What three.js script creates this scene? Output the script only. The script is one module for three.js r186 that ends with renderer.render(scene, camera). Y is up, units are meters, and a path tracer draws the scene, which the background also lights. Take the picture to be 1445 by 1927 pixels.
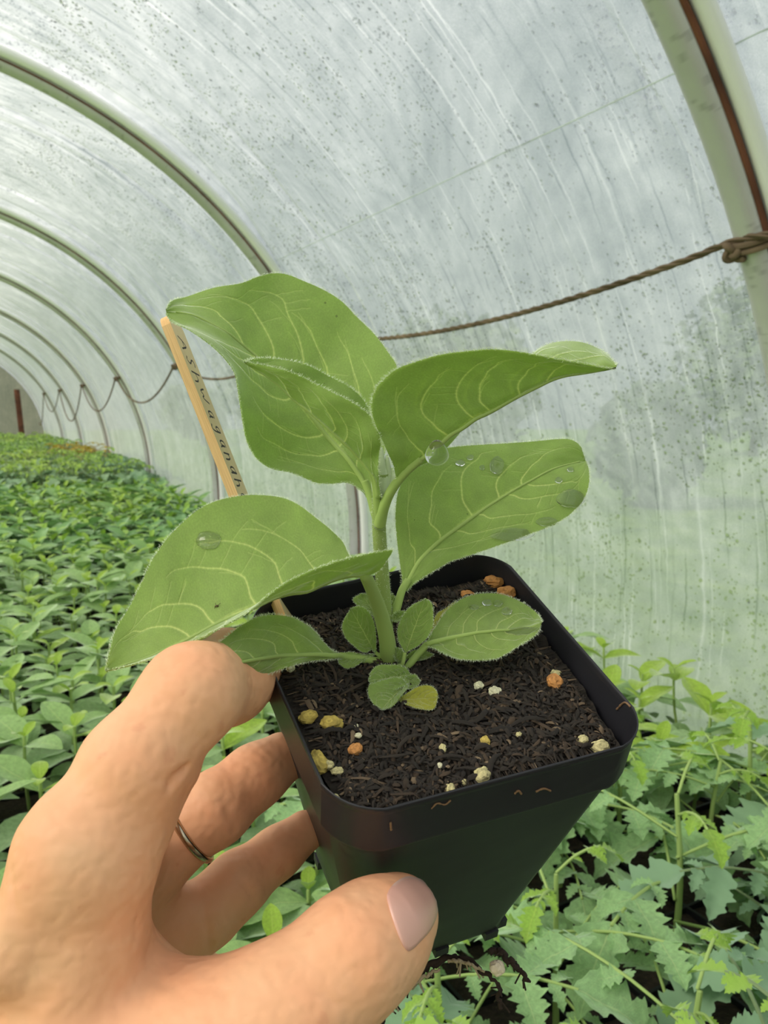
import * as THREE from 'three';
import { mergeGeometries } from 'three/addons/utils/BufferGeometryUtils.js';
import { ImprovedNoise } from 'three/addons/math/ImprovedNoise.js';

// ---------------------------------------------------------------- camera, sky, sun, exposure
const W = 1445, H = 1927, F = 1447, PITCH = 0.12818, EYE = 1.45;
const scene = new THREE.Scene();
const camera = new THREE.PerspectiveCamera(2 * Math.atan(H / 2 / F) * 180 / Math.PI, W / H, 0.01, 300);
camera.position.set(0, EYE, 0);
camera.rotation.set(-PITCH, 0, 0);
camera.focus = 0.2;
camera.userData.fStop = camera.getFocalLength() / 0.7;
camera.updateMatrixWorld(true);
scene.add(camera);
const renderer = new THREE.WebGLRenderer({ antialias: true });
renderer.toneMapping = THREE.LinearToneMapping;
renderer.toneMappingExposure = 1.13;
renderer.shadowMap.enabled = true;

const noiseGen = new ImprovedNoise();
const N3 = (x, y, z) => noiseGen.noise(x, y, z);
const fbm = (x, y, z, o = 4) => { let s = 0, a = 1, t = 0; for (let i = 0; i < o; i++) { s += a * N3(x, y, z); t += a; a *= 0.5; x *= 2.03; y *= 2.03; z *= 2.03; } return s / t; };
function rng(seed) { let s = seed >>> 0; return () => { s = (s + 0x6d2b79f5) | 0; let t = Math.imul(s ^ (s >>> 15), 1 | s); t = (t + Math.imul(t ^ (t >>> 7), 61 | t)) ^ t; return ((t ^ (t >>> 14)) >>> 0) / 4294967296; }; }

{ // overcast sky: bright cloud deck, a little brighter towards the zenith, soft cloud masses all round
  const w = 512, h = 256, d = new Float32Array(w * h * 4);
  for (let j = 0; j < h; j++) for (let i = 0; i < w; i++) {
    const el = ((j + 0.5) / h - 0.5) * Math.PI, az = ((i + 0.5) / w) * 2 * Math.PI;
    const x = Math.cos(el) * Math.cos(az), y = Math.sin(el), z = Math.cos(el) * Math.sin(az);
    const c = fbm(x * 2.2 + 5, y * 3.2, z * 2.2 + 1, 5);
    const l = (0.86 + 0.55 * Math.max(0, y)) * (1 + 0.9 * c) * 0.74;
    const g = 1 + 1.0 * Math.exp(-(1 - (-x * 0.692 + y * 0.68 + z * 0.237)) / 0.3), k = (j * w + i) * 4;
    d[k] = g * l * (0.94 + 0.08 * c); d[k + 1] = g * l * 0.985; d[k + 2] = g * l * (1.035 - 0.08 * c); d[k + 3] = 1;
  }
  const t = new THREE.DataTexture(d, w, h, THREE.RGBAFormat, THREE.FloatType);
  t.mapping = THREE.EquirectangularReflectionMapping; t.magFilter = t.minFilter = THREE.LinearFilter; t.needsUpdate = true;
  scene.background = t; scene.environment = t;
}
const sun = new THREE.DirectionalLight(0xfff5e8, 8.6);      // the sun behind thin cloud: a broad soft glow, to the left and above
sun.position.set(-6.92, 6.8 + 1.2, 2.37); sun.target.position.set(0, 1.2, 0);
sun.castShadow = true; sun.shadow.radius = 45;
Object.assign(sun.shadow.camera, { left: -6, right: 6, top: 6, bottom: -6, near: 0.1, far: 20 });
sun.shadow.mapSize.set(2048, 2048);
scene.add(sun, sun.target);

// ---------------------------------------------------------------- helpers
const V = (x, y, z) => new THREE.Vector3(x, y, z);
const S = 0.86;                                                                         // one unit of hand-measured depth in metres
const at = (px, py, d) => V((px - W / 2) / F * d, (H / 2 - py) / F * d, -d).applyMatrix4(camera.matrixWorld);   // a point of the photographed place, d metres out
const U = (px, py, d) => at(px, py, d * S);
const rayTo = (px, py) => V((px - W / 2) / F, (H / 2 - py) / F, -1).transformDirection(camera.matrixWorld);
const taken = new Map();
function numbered(name) { const n = taken.get(name) ?? 0; taken.set(name, n + 1); return n ? `${name}_${String(n).padStart(3, '0')}` : name; }
function shade(o) { o.castShadow = o.receiveShadow = true; return o; }
function tag(o, label, category, group, kind) { Object.assign(o.userData, { label, category }); if (group) o.userData.group = group; if (kind) o.userData.kind = kind; return o; }
function thing(name, label, category, pos, group) { const o = new THREE.Group(); o.name = numbered(name); if (pos) o.position.copy(pos); tag(o, label, category, group); scene.add(o); return o; }
function part(name, geo, mat, parent) { const m = shade(new THREE.Mesh(geo, mat)); m.name = name; parent.add(m); m.position.copy(parent.position).negate(); return m; }   // geometry given in world places, parent unturned
function local(name, geo, mat, parent) { const m = shade(new THREE.Mesh(geo, mat)); m.name = name; parent.add(m); return m; }
function solo(name, geo, mat, label, category, group, kind) {                                // a thing that is one mesh; its origin goes to its middle
  geo.computeBoundingBox(); const c = geo.boundingBox.getCenter(V()); geo.translate(-c.x, -c.y, -c.z);
  const m = shade(new THREE.Mesh(geo, mat)); m.name = numbered(name); m.position.copy(c); tag(m, label, category, group, kind); scene.add(m); return m;
}
function structure(name, geo, mat) { const m = shade(new THREE.Mesh(geo, mat)); m.name = name; m.userData.kind = 'structure'; scene.add(m); return m; }
function geom(pos, idx, uv, col) {
  const g = new THREE.BufferGeometry(); g.setAttribute('position', new THREE.Float32BufferAttribute(pos, 3));
  if (uv) g.setAttribute('uv', new THREE.Float32BufferAttribute(uv, 2)); if (col) g.setAttribute('color', new THREE.Float32BufferAttribute(col, 3));
  g.setIndex(idx); g.computeVertexNormals(); return g;
}
function gridGeo(nu, nv, f, uvf) {                                                           // f(i/nu, j/nv) -> Vector3
  const p = [], uv = [], idx = [];
  for (let j = 0; j <= nv; j++) for (let i = 0; i <= nu; i++) { const a = f(i / nu, j / nv); p.push(a.x, a.y, a.z); const t = uvf ? uvf(i / nu, j / nv) : [i / nu, j / nv]; uv.push(t[0], t[1]); }
  for (let j = 0; j < nv; j++) for (let i = 0; i < nu; i++) { const a = j * (nu + 1) + i, b = a + 1, c = a + nu + 1, d = c + 1; idx.push(a, b, d, a, d, c); }
  return geom(p, idx, uv);
}
function tubeGeo(pts, rad, sides = 8, seg = 0, flat = 1) {                                   // rad: number or t => r ; open polyline smoothed, closed ends
  const curve = new THREE.CatmullRomCurve3(pts, false, 'centripetal'), n = seg || pts.length * 4, fr = curve.computeFrenetFrames(n, false), p = [], uv = [], idx = [], L = curve.getLength();
  const r = typeof rad === 'function' ? rad : () => rad;
  for (let i = 0; i <= n; i++) { const c = curve.getPointAt(i / n), R = r(i / n); for (let k = 0; k <= sides; k++) { const a = k / sides * Math.PI * 2, v = c.clone().addScaledVector(fr.normals[i], Math.cos(a) * R).addScaledVector(fr.binormals[i], Math.sin(a) * R * flat); p.push(v.x, v.y, v.z); uv.push(k / sides * 2 * Math.PI * R, i / n * L); } }
  for (let i = 0; i < n; i++) for (let k = 0; k < sides; k++) { const a = i * (sides + 1) + k, b = a + sides + 1; idx.push(a, a + 1, b + 1, a, b + 1, b); }
  for (const [row, s] of [[0, -1], [n, 1]]) { const c = curve.getPointAt(row / n), ci = p.length / 3; p.push(c.x, c.y, c.z); uv.push(0, 0); for (let k = 0; k < sides; k++) { const a = row * (sides + 1) + k; s > 0 ? idx.push(ci, a, a + 1) : idx.push(ci, a + 1, a); } }
  return geom(p, idx, uv);
}
const plain = (gs) => mergeGeometries(gs.map((g) => { const h = g.index ? g : g; for (const k of Object.keys(h.attributes)) if (!['position', 'normal', 'uv'].includes(k)) h.deleteAttribute(k); return h; }));
function canvasTex(w, h, draw, srgb = true, wrap = true) {
  const c = document.createElement('canvas'); c.width = w; c.height = h; draw(c.getContext('2d'), w, h);
  const t = new THREE.CanvasTexture(c); if (srgb) t.colorSpace = THREE.SRGBColorSpace; if (wrap) t.wrapS = t.wrapT = THREE.RepeatWrapping; t.magFilter = THREE.LinearFilter; return t;
}
function dataTex(w, h, f, srgb = true) {                                                      // f(x, y) -> [r, g, b] in 0..255
  const d = new Uint8Array(w * h * 4);
  for (let y = 0; y < h; y++) for (let x = 0; x < w; x++) { const c = f(x, y), k = (y * w + x) * 4; for (let i = 0; i < 3; i++) d[k + i] = Math.max(0, Math.min(255, c[i])); d[k + 3] = 255; }
  const t = new THREE.DataTexture(d, w, h); if (srgb) t.colorSpace = THREE.SRGBColorSpace; t.wrapS = t.wrapT = THREE.RepeatWrapping; t.magFilter = t.minFilter = THREE.LinearFilter; t.needsUpdate = true; return t;
}
// noise that tiles with period 1 in u and v
const tileNoise = (u, v, k, o = 4, s = 0) => { const a = u * 2 * Math.PI, b = v * 2 * Math.PI, r = k / 6.283; return fbm(Math.cos(a) * r + s, Math.sin(a) * r + Math.cos(b) * r, Math.sin(b) * r + s * 0.7, o); };
const M = (o) => new THREE.MeshStandardMaterial(o), MP = (o) => new THREE.MeshPhysicalMaterial(o);

// ---------------------------------------------------------------- the tunnel: n to the right wall, a along the tunnel
const PHI = 0.50814, TN = V(Math.cos(PHI), 0, -Math.sin(PHI)), TA = V(-Math.sin(PHI), 0, -Math.cos(PHI));
const tw = (n, y, a) => V(0, y, 0).addScaledVector(TN, n).addScaledVector(TA, a);
const CN = -0.166, CY = EYE - 0.38, R0 = 1.21, HOOP0 = 0.645, STEP = 1.4, NEAR = -2.4, FAR = 11.2;
// profile of the arch: s is the length from the ground on the right, up over the top, down to the ground on the left
const ARC = Math.PI * R0, PROFILE = 2 * CY + ARC;
function arch(s, r = R0) {
  if (s < CY) return { n: CN + r, y: s, dn: 1, dy: 0 };
  if (s > CY + ARC) return { n: CN - r, y: PROFILE - s, dn: -1, dy: 0 };
  const t = (s - CY) / R0; return { n: CN + r * Math.cos(t), y: CY + r * Math.sin(t), dn: Math.cos(t), dy: Math.sin(t) };
}
const off = 0.024; let beads;
// creases hang in the sheet beside each hoop and fan downwards
const fold = (s, a) => {
  let d = 0; const up = Math.max(0, Math.min(1, (s - 0.7) / 0.6)) * Math.max(0, Math.min(1, (3.3 - s) / 0.8));
  for (let k = -1; k < 8; k++) for (let j = 0; j < 6; j++) {
    const h = HOOP0 + k * STEP, side = j % 2 ? 1 : -1, base = 0.07 + 0.15 * (j >> 1) + 0.05 * Math.sin(k * 5 + j * 3), lean = (s - 1.9) * (0.10 + 0.05 * Math.sin(k * 3.1 + j * 1.7)), c = h + side * (base + lean) + 0.02 * Math.sin(s * 7 + j + k * 2);
    const w = 0.016 + 0.006 * Math.sin(j * 4 + k), f = 0.5 + 0.5 * Math.sin(s * 3 + j * 2 + k); d += 0.013 * f * Math.exp(-(((a - c) / w) ** 2));
  }
  return up * d + 0.005 * fbm(s * 1.6, a * 2.4, 4, 3);
};
{
  const film = (() => {                                                                        // wet polythene: milky with fine fog, clear where beads sit and where drops have trickled down
    const w = 2048, h = 2048, q4 = w / 4, L = new Float32Array((q4 + 1) * (q4 + 1)), D = new Float32Array(w * h), r = rng(5);
    for (let y = 0; y <= q4; y++) for (let x = 0; x <= q4; x++) { const u = x / q4, v = y / q4; L[y * (q4 + 1) + x] = 0.56 + 0.36 * tileNoise(u, v, 6, 4, 3) + 0.26 * tileNoise(u, v, 34, 3, 9) + 0.3 * fbm(u * 80, v * 5, 2.2, 3) * Math.sin(Math.PI * u) * Math.sin(Math.PI * v); }
    for (let y = 0; y < h; y++) for (let x = 0; x < w; x++) { const a = x >> 2, b = y >> 2, p = (x & 3) / 4, q = (y & 3) / 4, k = b * (q4 + 1) + a; D[y * w + x] = (L[k] * (1 - p) + L[k + 1] * p) * (1 - q) + (L[k + q4 + 1] * (1 - p) + L[k + q4 + 2] * p) * q + 0.34 * (r() - 0.5); }
    for (let k = 0; k < 420; k++) {                                                            // runs
      let x = r() * w, y = r() * h; const wide = k < 26, len = wide ? 500 + r() * 900 : 40 + r() * r() * 760, wd = wide ? 3 + 4 * r() : 0.9 + r() * 2.6, sign = r() < (wide ? 0.25 : 0.62) ? -1 : 1, amp = (0.12 + 0.36 * r()) * sign;
      for (let i = 0; i < len; i++) { y -= 1; x += (r() - 0.5) * 0.9 + 0.3 * N3(i / 60, k, 2); const f = Math.sin(Math.PI * i / len), R = Math.ceil(wd * 2); for (let q = -R; q <= R; q++) { const xx = ((Math.round(x) + q) % w + w) % w, yy = ((Math.round(y)) % h + h) % h; D[yy * w + xx] += amp * f * Math.exp(-((q / wd) ** 2)) * (0.75 + 0.5 * r()); } }
    }
    const B = new Float32Array(w * h), beads = [];
    while (beads.length < 7000) {
      const u = r(), v = r(), den = tileNoise(u, v, 5, 3, 21) + 0.5 * tileNoise(u, v, 26, 2, 13); if (den < r() * 0.55 - 0.2) continue;
      const R = r() < 0.16 ? 0.0020 + 0.0012 * r() : 0.0009 + 0.0010 * r(); beads.push([u, v, R]); const pr = R * 1.05 / 1.1 * w, c = Math.ceil(pr) + 1;
      for (let y = -c; y <= c; y++) for (let x = -c; x <= c; x++) { const d = Math.hypot(x, y), X = ((Math.round(u * w) + x) % w + w) % w, Y = ((Math.round(v * h) + y) % h + h) % h; B[Y * w + X] = Math.max(B[Y * w + X], Math.max(0, Math.min(1, pr + 0.5 - d))); }
    }
    const q = (x, y) => Math.max(0, Math.min(1, D[y * w + x]));
    return { beads, map: dataTex(w, h, (x, y) => { const d = q(x, y) ; return [150 + 62 * d, 158 + 55 * d, 158 + 53 * d]; }), rough: dataTex(w, h, (x, y) => { const d = q(x, y), g = (160 + 88 * d) * (1 - 0.4 * B[y * w + x]); return [g, g, g]; }, false), bump: dataTex(512, 512, (x, y) => { const d = 255 * q(x * 4, y * 4); return [d, d, d]; }, false) };
  })();
  beads = film.beads;
  const filmMat = MP({ color: 0xffffff, map: film.map, roughness: 1, roughnessMap: film.rough, bumpMap: film.bump, bumpScale: 0.0012, transmission: 0.9, thickness: 0, ior: 1.45, side: THREE.DoubleSide });
  const half = (name, s0, s1, na, ns) => structure(name, gridGeo(na, ns, (x, y) => {
    const f = x < 0.75 ? x / 0.75 * 0.5 : 0.5 + (x - 0.75) / 0.25 * 0.5, a = NEAR + (FAR - NEAR) * f, s = s0 + (s1 - s0) * y, p = arch(s), d = off + fold(s, a);
    return tw(p.n + p.dn * d, p.y + p.dy * d, a);
  }, (x, y) => { const f = x < 0.75 ? x / 0.75 * 0.5 : 0.5 + (x - 0.75) / 0.25 * 0.5; return [(NEAR + (FAR - NEAR) * f) / 1.1, (s0 + (s1 - s0) * y) / 1.1]; }), filmMat);
  half('wall_right', 0, PROFILE / 2, 900, 150);
  half('wall_left', PROFILE / 2, PROFILE - 1.25, 180, 40);                                       // the left side is rolled up above the path
  const endWall = (name, a, mat) => { const p = [], uv = [], idx = []; const n = 48; for (let i = 0; i <= n; i++) { const q = arch(PROFILE * i / n, R0 + 0.02); for (const y of [0, 1]) { const yy = y ? q.y : 0, t = tw(q.n, yy, a + 0.02 * fbm(q.n * 3, yy * 3, 1)); p.push(t.x, t.y, t.z); uv.push(q.n / 1.1, yy / 1.1); } } for (let i = 0; i < n; i++) idx.push(2 * i, 2 * i + 1, 2 * i + 3, 2 * i, 2 * i + 3, 2 * i + 2); structure(name, geom(p, idx, uv), mat); };
  endWall('wall_near', NEAR, filmMat); endWall('wall_far', FAR, MP({ color: 0xb3aca2, map: film.map, roughness: 1, transmission: 0.75, thickness: 0, side: THREE.DoubleSide }));

  // ground inside, lawn outside
  const earth = dataTex(256, 256, (x, y) => { const v = tileNoise(x / 256, y / 256, 12, 5, 1); return [96 + 60 * v, 84 + 50 * v, 68 + 40 * v]; });
  const floorGeo = gridGeo(8, 30, (x, y) => tw(CN - R0 + 0.01 + (2 * R0 - 0.02) * x, 0.004, NEAR + (FAR - NEAR) * y), (x, y) => [x * 3, y * 18]);
  structure('floor', floorGeo, M({ map: earth, roughness: 0.95 }));
  const lawn = dataTex(512, 512, (x, y) => { const v = tileNoise(x / 512, y / 512, 9, 6, 2), f = tileNoise(x / 512, y / 512, 90, 2, 7); return [106 + 60 * v + 34 * f, 134 + 52 * v + 36 * f, 54 + 36 * v + 22 * f]; });
  const lg = new THREE.CircleGeometry(70, 64); lg.rotateX(-Math.PI / 2);
  const uvA = lg.attributes.uv; for (let i = 0; i < uvA.count; i++) uvA.setXY(i, uvA.getX(i) * 28, uvA.getY(i) * 28);
  structure('ground', lg, M({ map: lawn, roughness: 1 }));
}

{ // a lengthwise seam in the sheet
  const o = camera.position, d = rayTo(860, 330); let t = 0.3; const nn = (p) => { const q = p.clone(); q.y = 0; return q.dot(TN); }; for (; t < 4; t += 0.002) { const p = o.clone().addScaledVector(d, t); if (Math.hypot(nn(p) - CN, p.y - CY) > R0 + off) break; }
  const p = o.clone().addScaledVector(d, t), s = CY + R0 * Math.atan2(p.y - CY, nn(p) - CN), pts = []; for (let i = 0; i <= 40; i++) { const a = NEAR + 0.1 + (HOOP0 + STEP - NEAR) * i / 40, q = arch(s, R0 + off + fold(s, a) - 0.001); pts.push(tw(q.n, q.y, a)); }
  structure('trim_1', tubeGeo(pts, 0.0011, 5, 160), MP({ color: 0xe6ecea, roughness: 1, transmission: 0.6, thickness: 0 }));
}
// hoops of painted steel pipe with a white batten and a rusty seam on the outside
const pipeTex = dataTex(128, 512, (x, y) => { const v = tileNoise(x / 128, y / 512, 10, 4, 4), s = tileNoise(x / 128, y / 512, 60, 2, 8), d = s > 0.33 ? -45 : 0; return [206 + 20 * v + d * 0.5, 204 + 20 * v + d * 0.5, 206 + 20 * v + d * 0.5]; });
const pipeMat = M({ map: pipeTex, roughness: 0.48, metalness: 0.55 }), battenMat = M({ color: 0xeeeeec, roughness: 0.45 });
const rustMat = M({ map: dataTex(64, 64, (x, y) => { const v = tileNoise(x / 64, y / 64, 12, 4, 5); return [104 + 60 * v, 62 + 40 * v, 44 + 30 * v]; }), roughness: 0.9 });
const hoopTone = ['pale steel hoop nearest the camera, white batten and rusty seam, at the right edge', 'pale steel hoop rising behind the big upper leaf and the plant stem', 'pale steel hoop behind the wooden label, third from the right', 'thin pale steel hoop just left of the wooden label, fourth from the right', 'thin pale steel hoop with deep rope loops on both sides, fifth from the right', 'small pale steel hoop far down the tunnel, second from the end wall', 'smallest pale steel hoop, last before the grey end wall'];
for (let k = -1; k < 7; k++) {
  const a = HOOP0 + k * STEP, g = thing('tunnel_hoop', k < 0 ? 'pale steel hoop standing behind the camera' : hoopTone[k], 'hoop', tw(CN, 0, a), 'hoops of the tunnel');
  const line = (r, da) => { const p = []; for (let i = 0; i <= 60; i++) { const q = arch(PROFILE * i / 60, R0 + r); p.push(tw(q.n, Math.max(0, q.y), a + da)); } return p; };
  part('pipe', tubeGeo(line(0, 0), 0.0215, 16, 140), pipeMat, g);
  part('batten', tubeGeo(line(0.012, -0.0305), 0.012, 10, 140), battenMat, g);
  part('rusty_seam', tubeGeo(line(-0.004, -0.0215), k < 1 ? 0.0042 : 0.0022, 6, 140), rustMat, g);
}
{ // far end post
  const b = tw(0.80, 0, FAR - 0.12), g = tubeGeo([b, b.clone().add(V(-0.02, 1.0, 0)), b.clone().add(V(-0.06, 1.75, 0))], 0.035, 10, 12);
  solo('end_post', g, rustMat, 'brown upright post at the grey end wall, far left', 'post');
}
{ // rope from hoop to hoop
  const mat = M({ map: dataTex(64, 64, (x, y) => { const v = tileNoise(x / 64, y / 64, 20, 3, 6); return [112 + 70 * v, 94 + 62 * v, 74 + 56 * v]; }), roughness: 0.95 });
  const y0 = EYE + 0.213, tie = (k) => { const t = Math.asin((y0 - CY) / R0); return V(CN + (R0 - 0.026) * Math.cos(t), y0, HOOP0 + k * STEP); };
  const sag = [0.035, 0.05, 0.09, 0.16, 0.2, 0.28, 0.2, 0.15], path = [];
  for (let k = -1; k < 7; k++) {
    const A = tie(k), B = k === 6 ? V(1.0, y0 - 0.34, FAR - 0.02) : tie(k + 1), n = 18;
    for (let i = 0; i < n; i++) { const f = i / n, dy = -sag[k + 1] * 4 * f * (1 - f), y = A.y + (B.y - A.y) * f + dy; let nn = A.x + (B.x - A.x) * f; nn = Math.min(nn + 0.0, CN + Math.sqrt(Math.max(0, (R0 - 0.02) ** 2 - (y - CY) ** 2))); path.push(V(nn, y, A.z + (B.z - A.z) * f)); }
    if (k === 6) path.push(B);
  }
  const core = new THREE.CatmullRomCurve3(path.map((p) => tw(p.x, p.y, p.z)), false, 'centripetal');
  const g = thing('tie_rope', 'brown twisted rope slung from hoop to hoop along the plastic', 'rope', tw(0.89, y0, HOOP0));
  const n = 1500, fr = core.computeFrenetFrames(n, false), L = core.getLength(), strands = [];
  for (let s = 0; s < 3; s++) {
    const pts = []; for (let i = 0; i <= n; i++) { const an = i / n * L / 0.05 * 2 * Math.PI / 1.6 + s * 2.094, c = core.getPointAt(i / n); pts.push(c.addScaledVector(fr.normals[i], Math.cos(an) * 0.0024).addScaledVector(fr.binormals[i], Math.sin(an) * 0.0024)); }
    strands.push(tubeGeo(pts, 0.0027, 5, n));
  }
  strands.forEach((q) => part('strand', q, mat, g));
  for (let k = -1; k < 7; k++) {                                                               // a few turns round the pipe and a knot
    const a = HOOP0 + k * STEP, t = Math.asin((y0 - CY) / R0), c = tw(CN + R0 * Math.cos(t), y0, a), er = tw(Math.cos(t), Math.sin(t), 0), et = tw(-Math.sin(t), Math.cos(t), 0), pts = [];
    for (let i = 0; i <= 60; i++) { const w = i / 60 * 2 * Math.PI * 2.4; pts.push(c.clone().addScaledVector(er, -Math.cos(w) * 0.0262).addScaledVector(TA, Math.sin(w) * 0.0262).addScaledVector(et, -0.012 + i / 60 * 0.02)); }
    const knot = []; const kc = c.clone().addScaledVector(er, -0.027).addScaledVector(TA, 0.014);
    for (let i = 0; i <= 40; i++) { const w = i / 40 * 2 * Math.PI; knot.push(kc.clone().addScaledVector(et, (Math.sin(w) + 2 * Math.sin(2 * w)) * 0.0036).addScaledVector(TA, (Math.cos(w) - 2 * Math.cos(2 * w)) * 0.0036).addScaledVector(er, -Math.sin(3 * w) * 0.0045)); }
    part('knot', mergeGeometries([tubeGeo(pts, 0.0042, 6, 90), tubeGeo(knot, 0.0046, 6, 80)]), mat, g);
  }
}
{ // condensation: beads of water on the inside of the sheet
  const r = rng(21), geo = (() => { const g = new THREE.SphereGeometry(1, 12, 5, 0, Math.PI * 2, 0, Math.PI / 2); g.rotateX(Math.PI / 2); const d = new THREE.CircleGeometry(1, 12); d.rotateX(Math.PI); return mergeGeometries([g, d]); })(), mat = MP({ color: 0xffffff, roughness: 0.02, transmission: 1, thickness: 0.004, ior: 1.33 });
  const spots = []; for (let k = -1; k < 3; k++) for (let m = 0; m < 3; m++) for (const [u, v, R] of beads) { const a = (k + u) * 1.1, s = (m + v) * 1.1; if (a > -0.2 && a < 2.9 && s > CY - 0.1 && s < CY + R0 * 1.25) spots.push([a, s, R]); }
  const im = new THREE.InstancedMesh(geo, mat, spots.length), m = new THREE.Matrix4();
  spots.forEach(([a, s, size], c) => {
    const p = arch(s, R0 + off + fold(s, a) - 0.00004 - size * 0.0), nrm = tw(-p.dn, -p.dy, 0), along = tw(-p.dy, p.dn, 0);
    m.makeBasis(TA.clone().multiplyScalar(size * (0.85 + 0.3 * r())), along.multiplyScalar(size * (0.95 + 0.35 * r())), nrm.multiplyScalar(size * 0.42)); m.setPosition(tw(p.n, p.y, a)); im.setMatrixAt(c, m);
  });
  im.name = 'condensation'; tag(im, 'beads of condensed water on the inside of the clear plastic', 'water', null, 'stuff'); scene.add(im);
}

// ---------------------------------------------------------------- the black pot, tilted towards the camera
const CAM = camera.matrixWorld.clone(), rv = V(0.518, 0.387, 0.040), POSE = new THREE.Matrix4().makeRotationAxis(rv.clone().normalize(), rv.length()).setPosition(0.01415 * S, -0.042 * S, -0.2197 * S).premultiply(CAM);
const UP = V(0, 1, 0).transformDirection(POSE), POT0 = V(0, 0, 0).applyMatrix4(POSE), INV = POSE.clone().invert();
const onPlane = (px, py, y) => { const o = camera.position.clone().applyMatrix4(INV), d = rayTo(px, py).transformDirection(INV); return o.addScaledVector(d, (y - o.y) / d.y); };  // where the line of sight meets the pot's level y
const RIM = [[635.7, 1546.7], [1243, 1387], [934, 1032], [455, 1136]].map(([x, y]) => onPlane(x, y, 0));     // the squeezed rim is not quite square
const QC = RIM.reduce((a, b) => a.add(b), V(0, 0, 0)).multiplyScalar(0.25);
function ring(scale, y, rad, inset = 0, shift = V(0, 0, 0)) {                                  // rounded quad, 4 x (9 corner + 7 side) points
  const q = RIM.map((p) => V(QC.x + (p.x - QC.x) * scale, y, QC.z + (p.z - QC.z) * scale).add(shift)), c = q.reduce((a, b) => a.add(b), V(0, 0, 0)).multiplyScalar(0.25), out = [];
  q.forEach((p) => { const d = p.clone().sub(c); d.y = 0; const l = d.length(); p.addScaledVector(d, -inset * 1.41 / l); });
  for (let i = 0; i < 4; i++) {
    const p = q[i], a = q[(i + 3) % 4].clone().sub(p).normalize(), b = q[(i + 1) % 4].clone().sub(p).normalize(), pa = p.clone().addScaledVector(a, rad), pb = p.clone().addScaledVector(b, rad);
    for (let k = 0; k <= 8; k++) { const t = k / 8; out.push(pa.clone().multiplyScalar((1 - t) ** 2).addScaledVector(p, 1.17 * t * (1 - t) * 1.0).addScaledVector(pa.clone().add(pb).multiplyScalar(0.5), 2 * t * (1 - t) - 1.17 * t * (1 - t)).addScaledVector(pb, t * t)); }
    const n = q[(i + 1) % 4], nb = n.clone().addScaledVector(b, -rad); for (let k = 1; k < 8; k++) out.push(pb.clone().lerp(nb, k / 8));
  }
  return out;
}
function loft(rings, closeEnds = false) {
  const p = [], uv = [], idx = [], n = rings[0].length;
  rings.forEach((r, j) => { for (let i = 0; i <= n; i++) { const a = r[i % n]; p.push(a.x, a.y, a.z); uv.push(i / n * 0.3, j * 0.01); } });
  for (let j = 0; j < rings.length - 1; j++) for (let i = 0; i < n; i++) { const a = j * (n + 1) + i, b = a + n + 1; idx.push(a, a + 1, b + 1, a, b + 1, b); }
  if (closeEnds) for (const [j, s] of [[0, 1], [rings.length - 1, -1]]) { const c = rings[j].reduce((a, b) => a.add(b), V(0, 0, 0)).multiplyScalar(1 / n), ci = p.length / 3; p.push(c.x, c.y, c.z); uv.push(0.5, 0.5); for (let i = 0; i < n; i++) { const a = j * (n + 1) + i; s > 0 ? idx.push(ci, a + 1, a) : idx.push(ci, a, a + 1); } }
  return geom(p, idx, uv);
}
const potBump = dataTex(512, 512, (x, y) => { const v = 128 + 60 * tileNoise(x / 512, y / 512, 60, 3, 2) + (tileNoise(x / 512, y / 512, 40, 2, 5) > 0.42 ? -70 : 0); return [v, v, v]; }, false);
const plastic = MP({ color: 0x28272c, roughness: 0.52, roughnessMap: dataTex(256, 256, (x, y) => { const v = 205 + 60 * tileNoise(x / 256, y / 256, 14, 4, 3); return [v, v, v]; }, false), bumpMap: potBump, bumpScale: 0.0003, specularIntensity: 0.6, side: THREE.DoubleSide });
const PD = 0.084, BOT = 0.60, BAND = 0.0132;                                                     // depth, share of the width left at the base, height of the rim band
const bodyScale = (y) => 0.955 - (0.955 - BOT) * (-y - BAND) / (PD - BAND);
{
  const g = thing('plant_pot', 'square black plastic nursery pot held up by the hand', 'pot', POT0); g.quaternion.setFromRotationMatrix(POSE);
  const R = 0.0098, T = 0.0013;
  const outer = [ring(BOT, -PD, 0.006), ring(BOT + 0.012, -PD + 0.0015, 0.0075)];
  for (let i = 1; i <= 10; i++) { const y = -PD + 0.0015 + (PD - 0.0015 - BAND - 0.0012) * i / 10; outer.push(ring(bodyScale(y), y, 0.0075 + 0.0015 * i / 10)); }
  outer.push(ring(0.957, -BAND - 0.0008, 0.009), ring(0.985, -BAND - 0.0003, R), ring(0.989, -BAND, R), ring(0.992, -BAND + 0.0008, R), ring(0.993, -0.007, R), ring(0.994, -0.0022, R), ring(0.999, -0.0016, R + 0.0003), ring(1.002, -0.0008, R + 0.0003), ring(1, -0.0002, R), ring(0.994, 0, R), ring(0.984, -0.0002, R - 0.001), ring(0.979, -0.0008, R - 0.0014), ring(0.976, -0.002, R - 0.0014), ring(0.955, -BAND, R - 0.002));
  for (let i = 9; i >= 0; i--) { const y = -PD + 0.003 + (PD - 0.003 - BAND) * i / 10; outer.push(ring(bodyScale(y) - 0.03, y, 0.006)); }
  local('wall', loft(outer, true), plastic, g);
  // the base: raised feet and drain slots seen as a dirty ragged edge
  const feet = []; const q = ring(BOT - 0.03, -PD - 0.0015, 0.006); for (let i = 0; i < q.length; i += 4) { const b = new THREE.BoxGeometry(0.004, 0.003, 0.004); b.translate(q[i].x, q[i].y + 0.0008, q[i].z); feet.push(b); }
  local('base_rim', mergeGeometries(feet), plastic, g);
}
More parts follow.
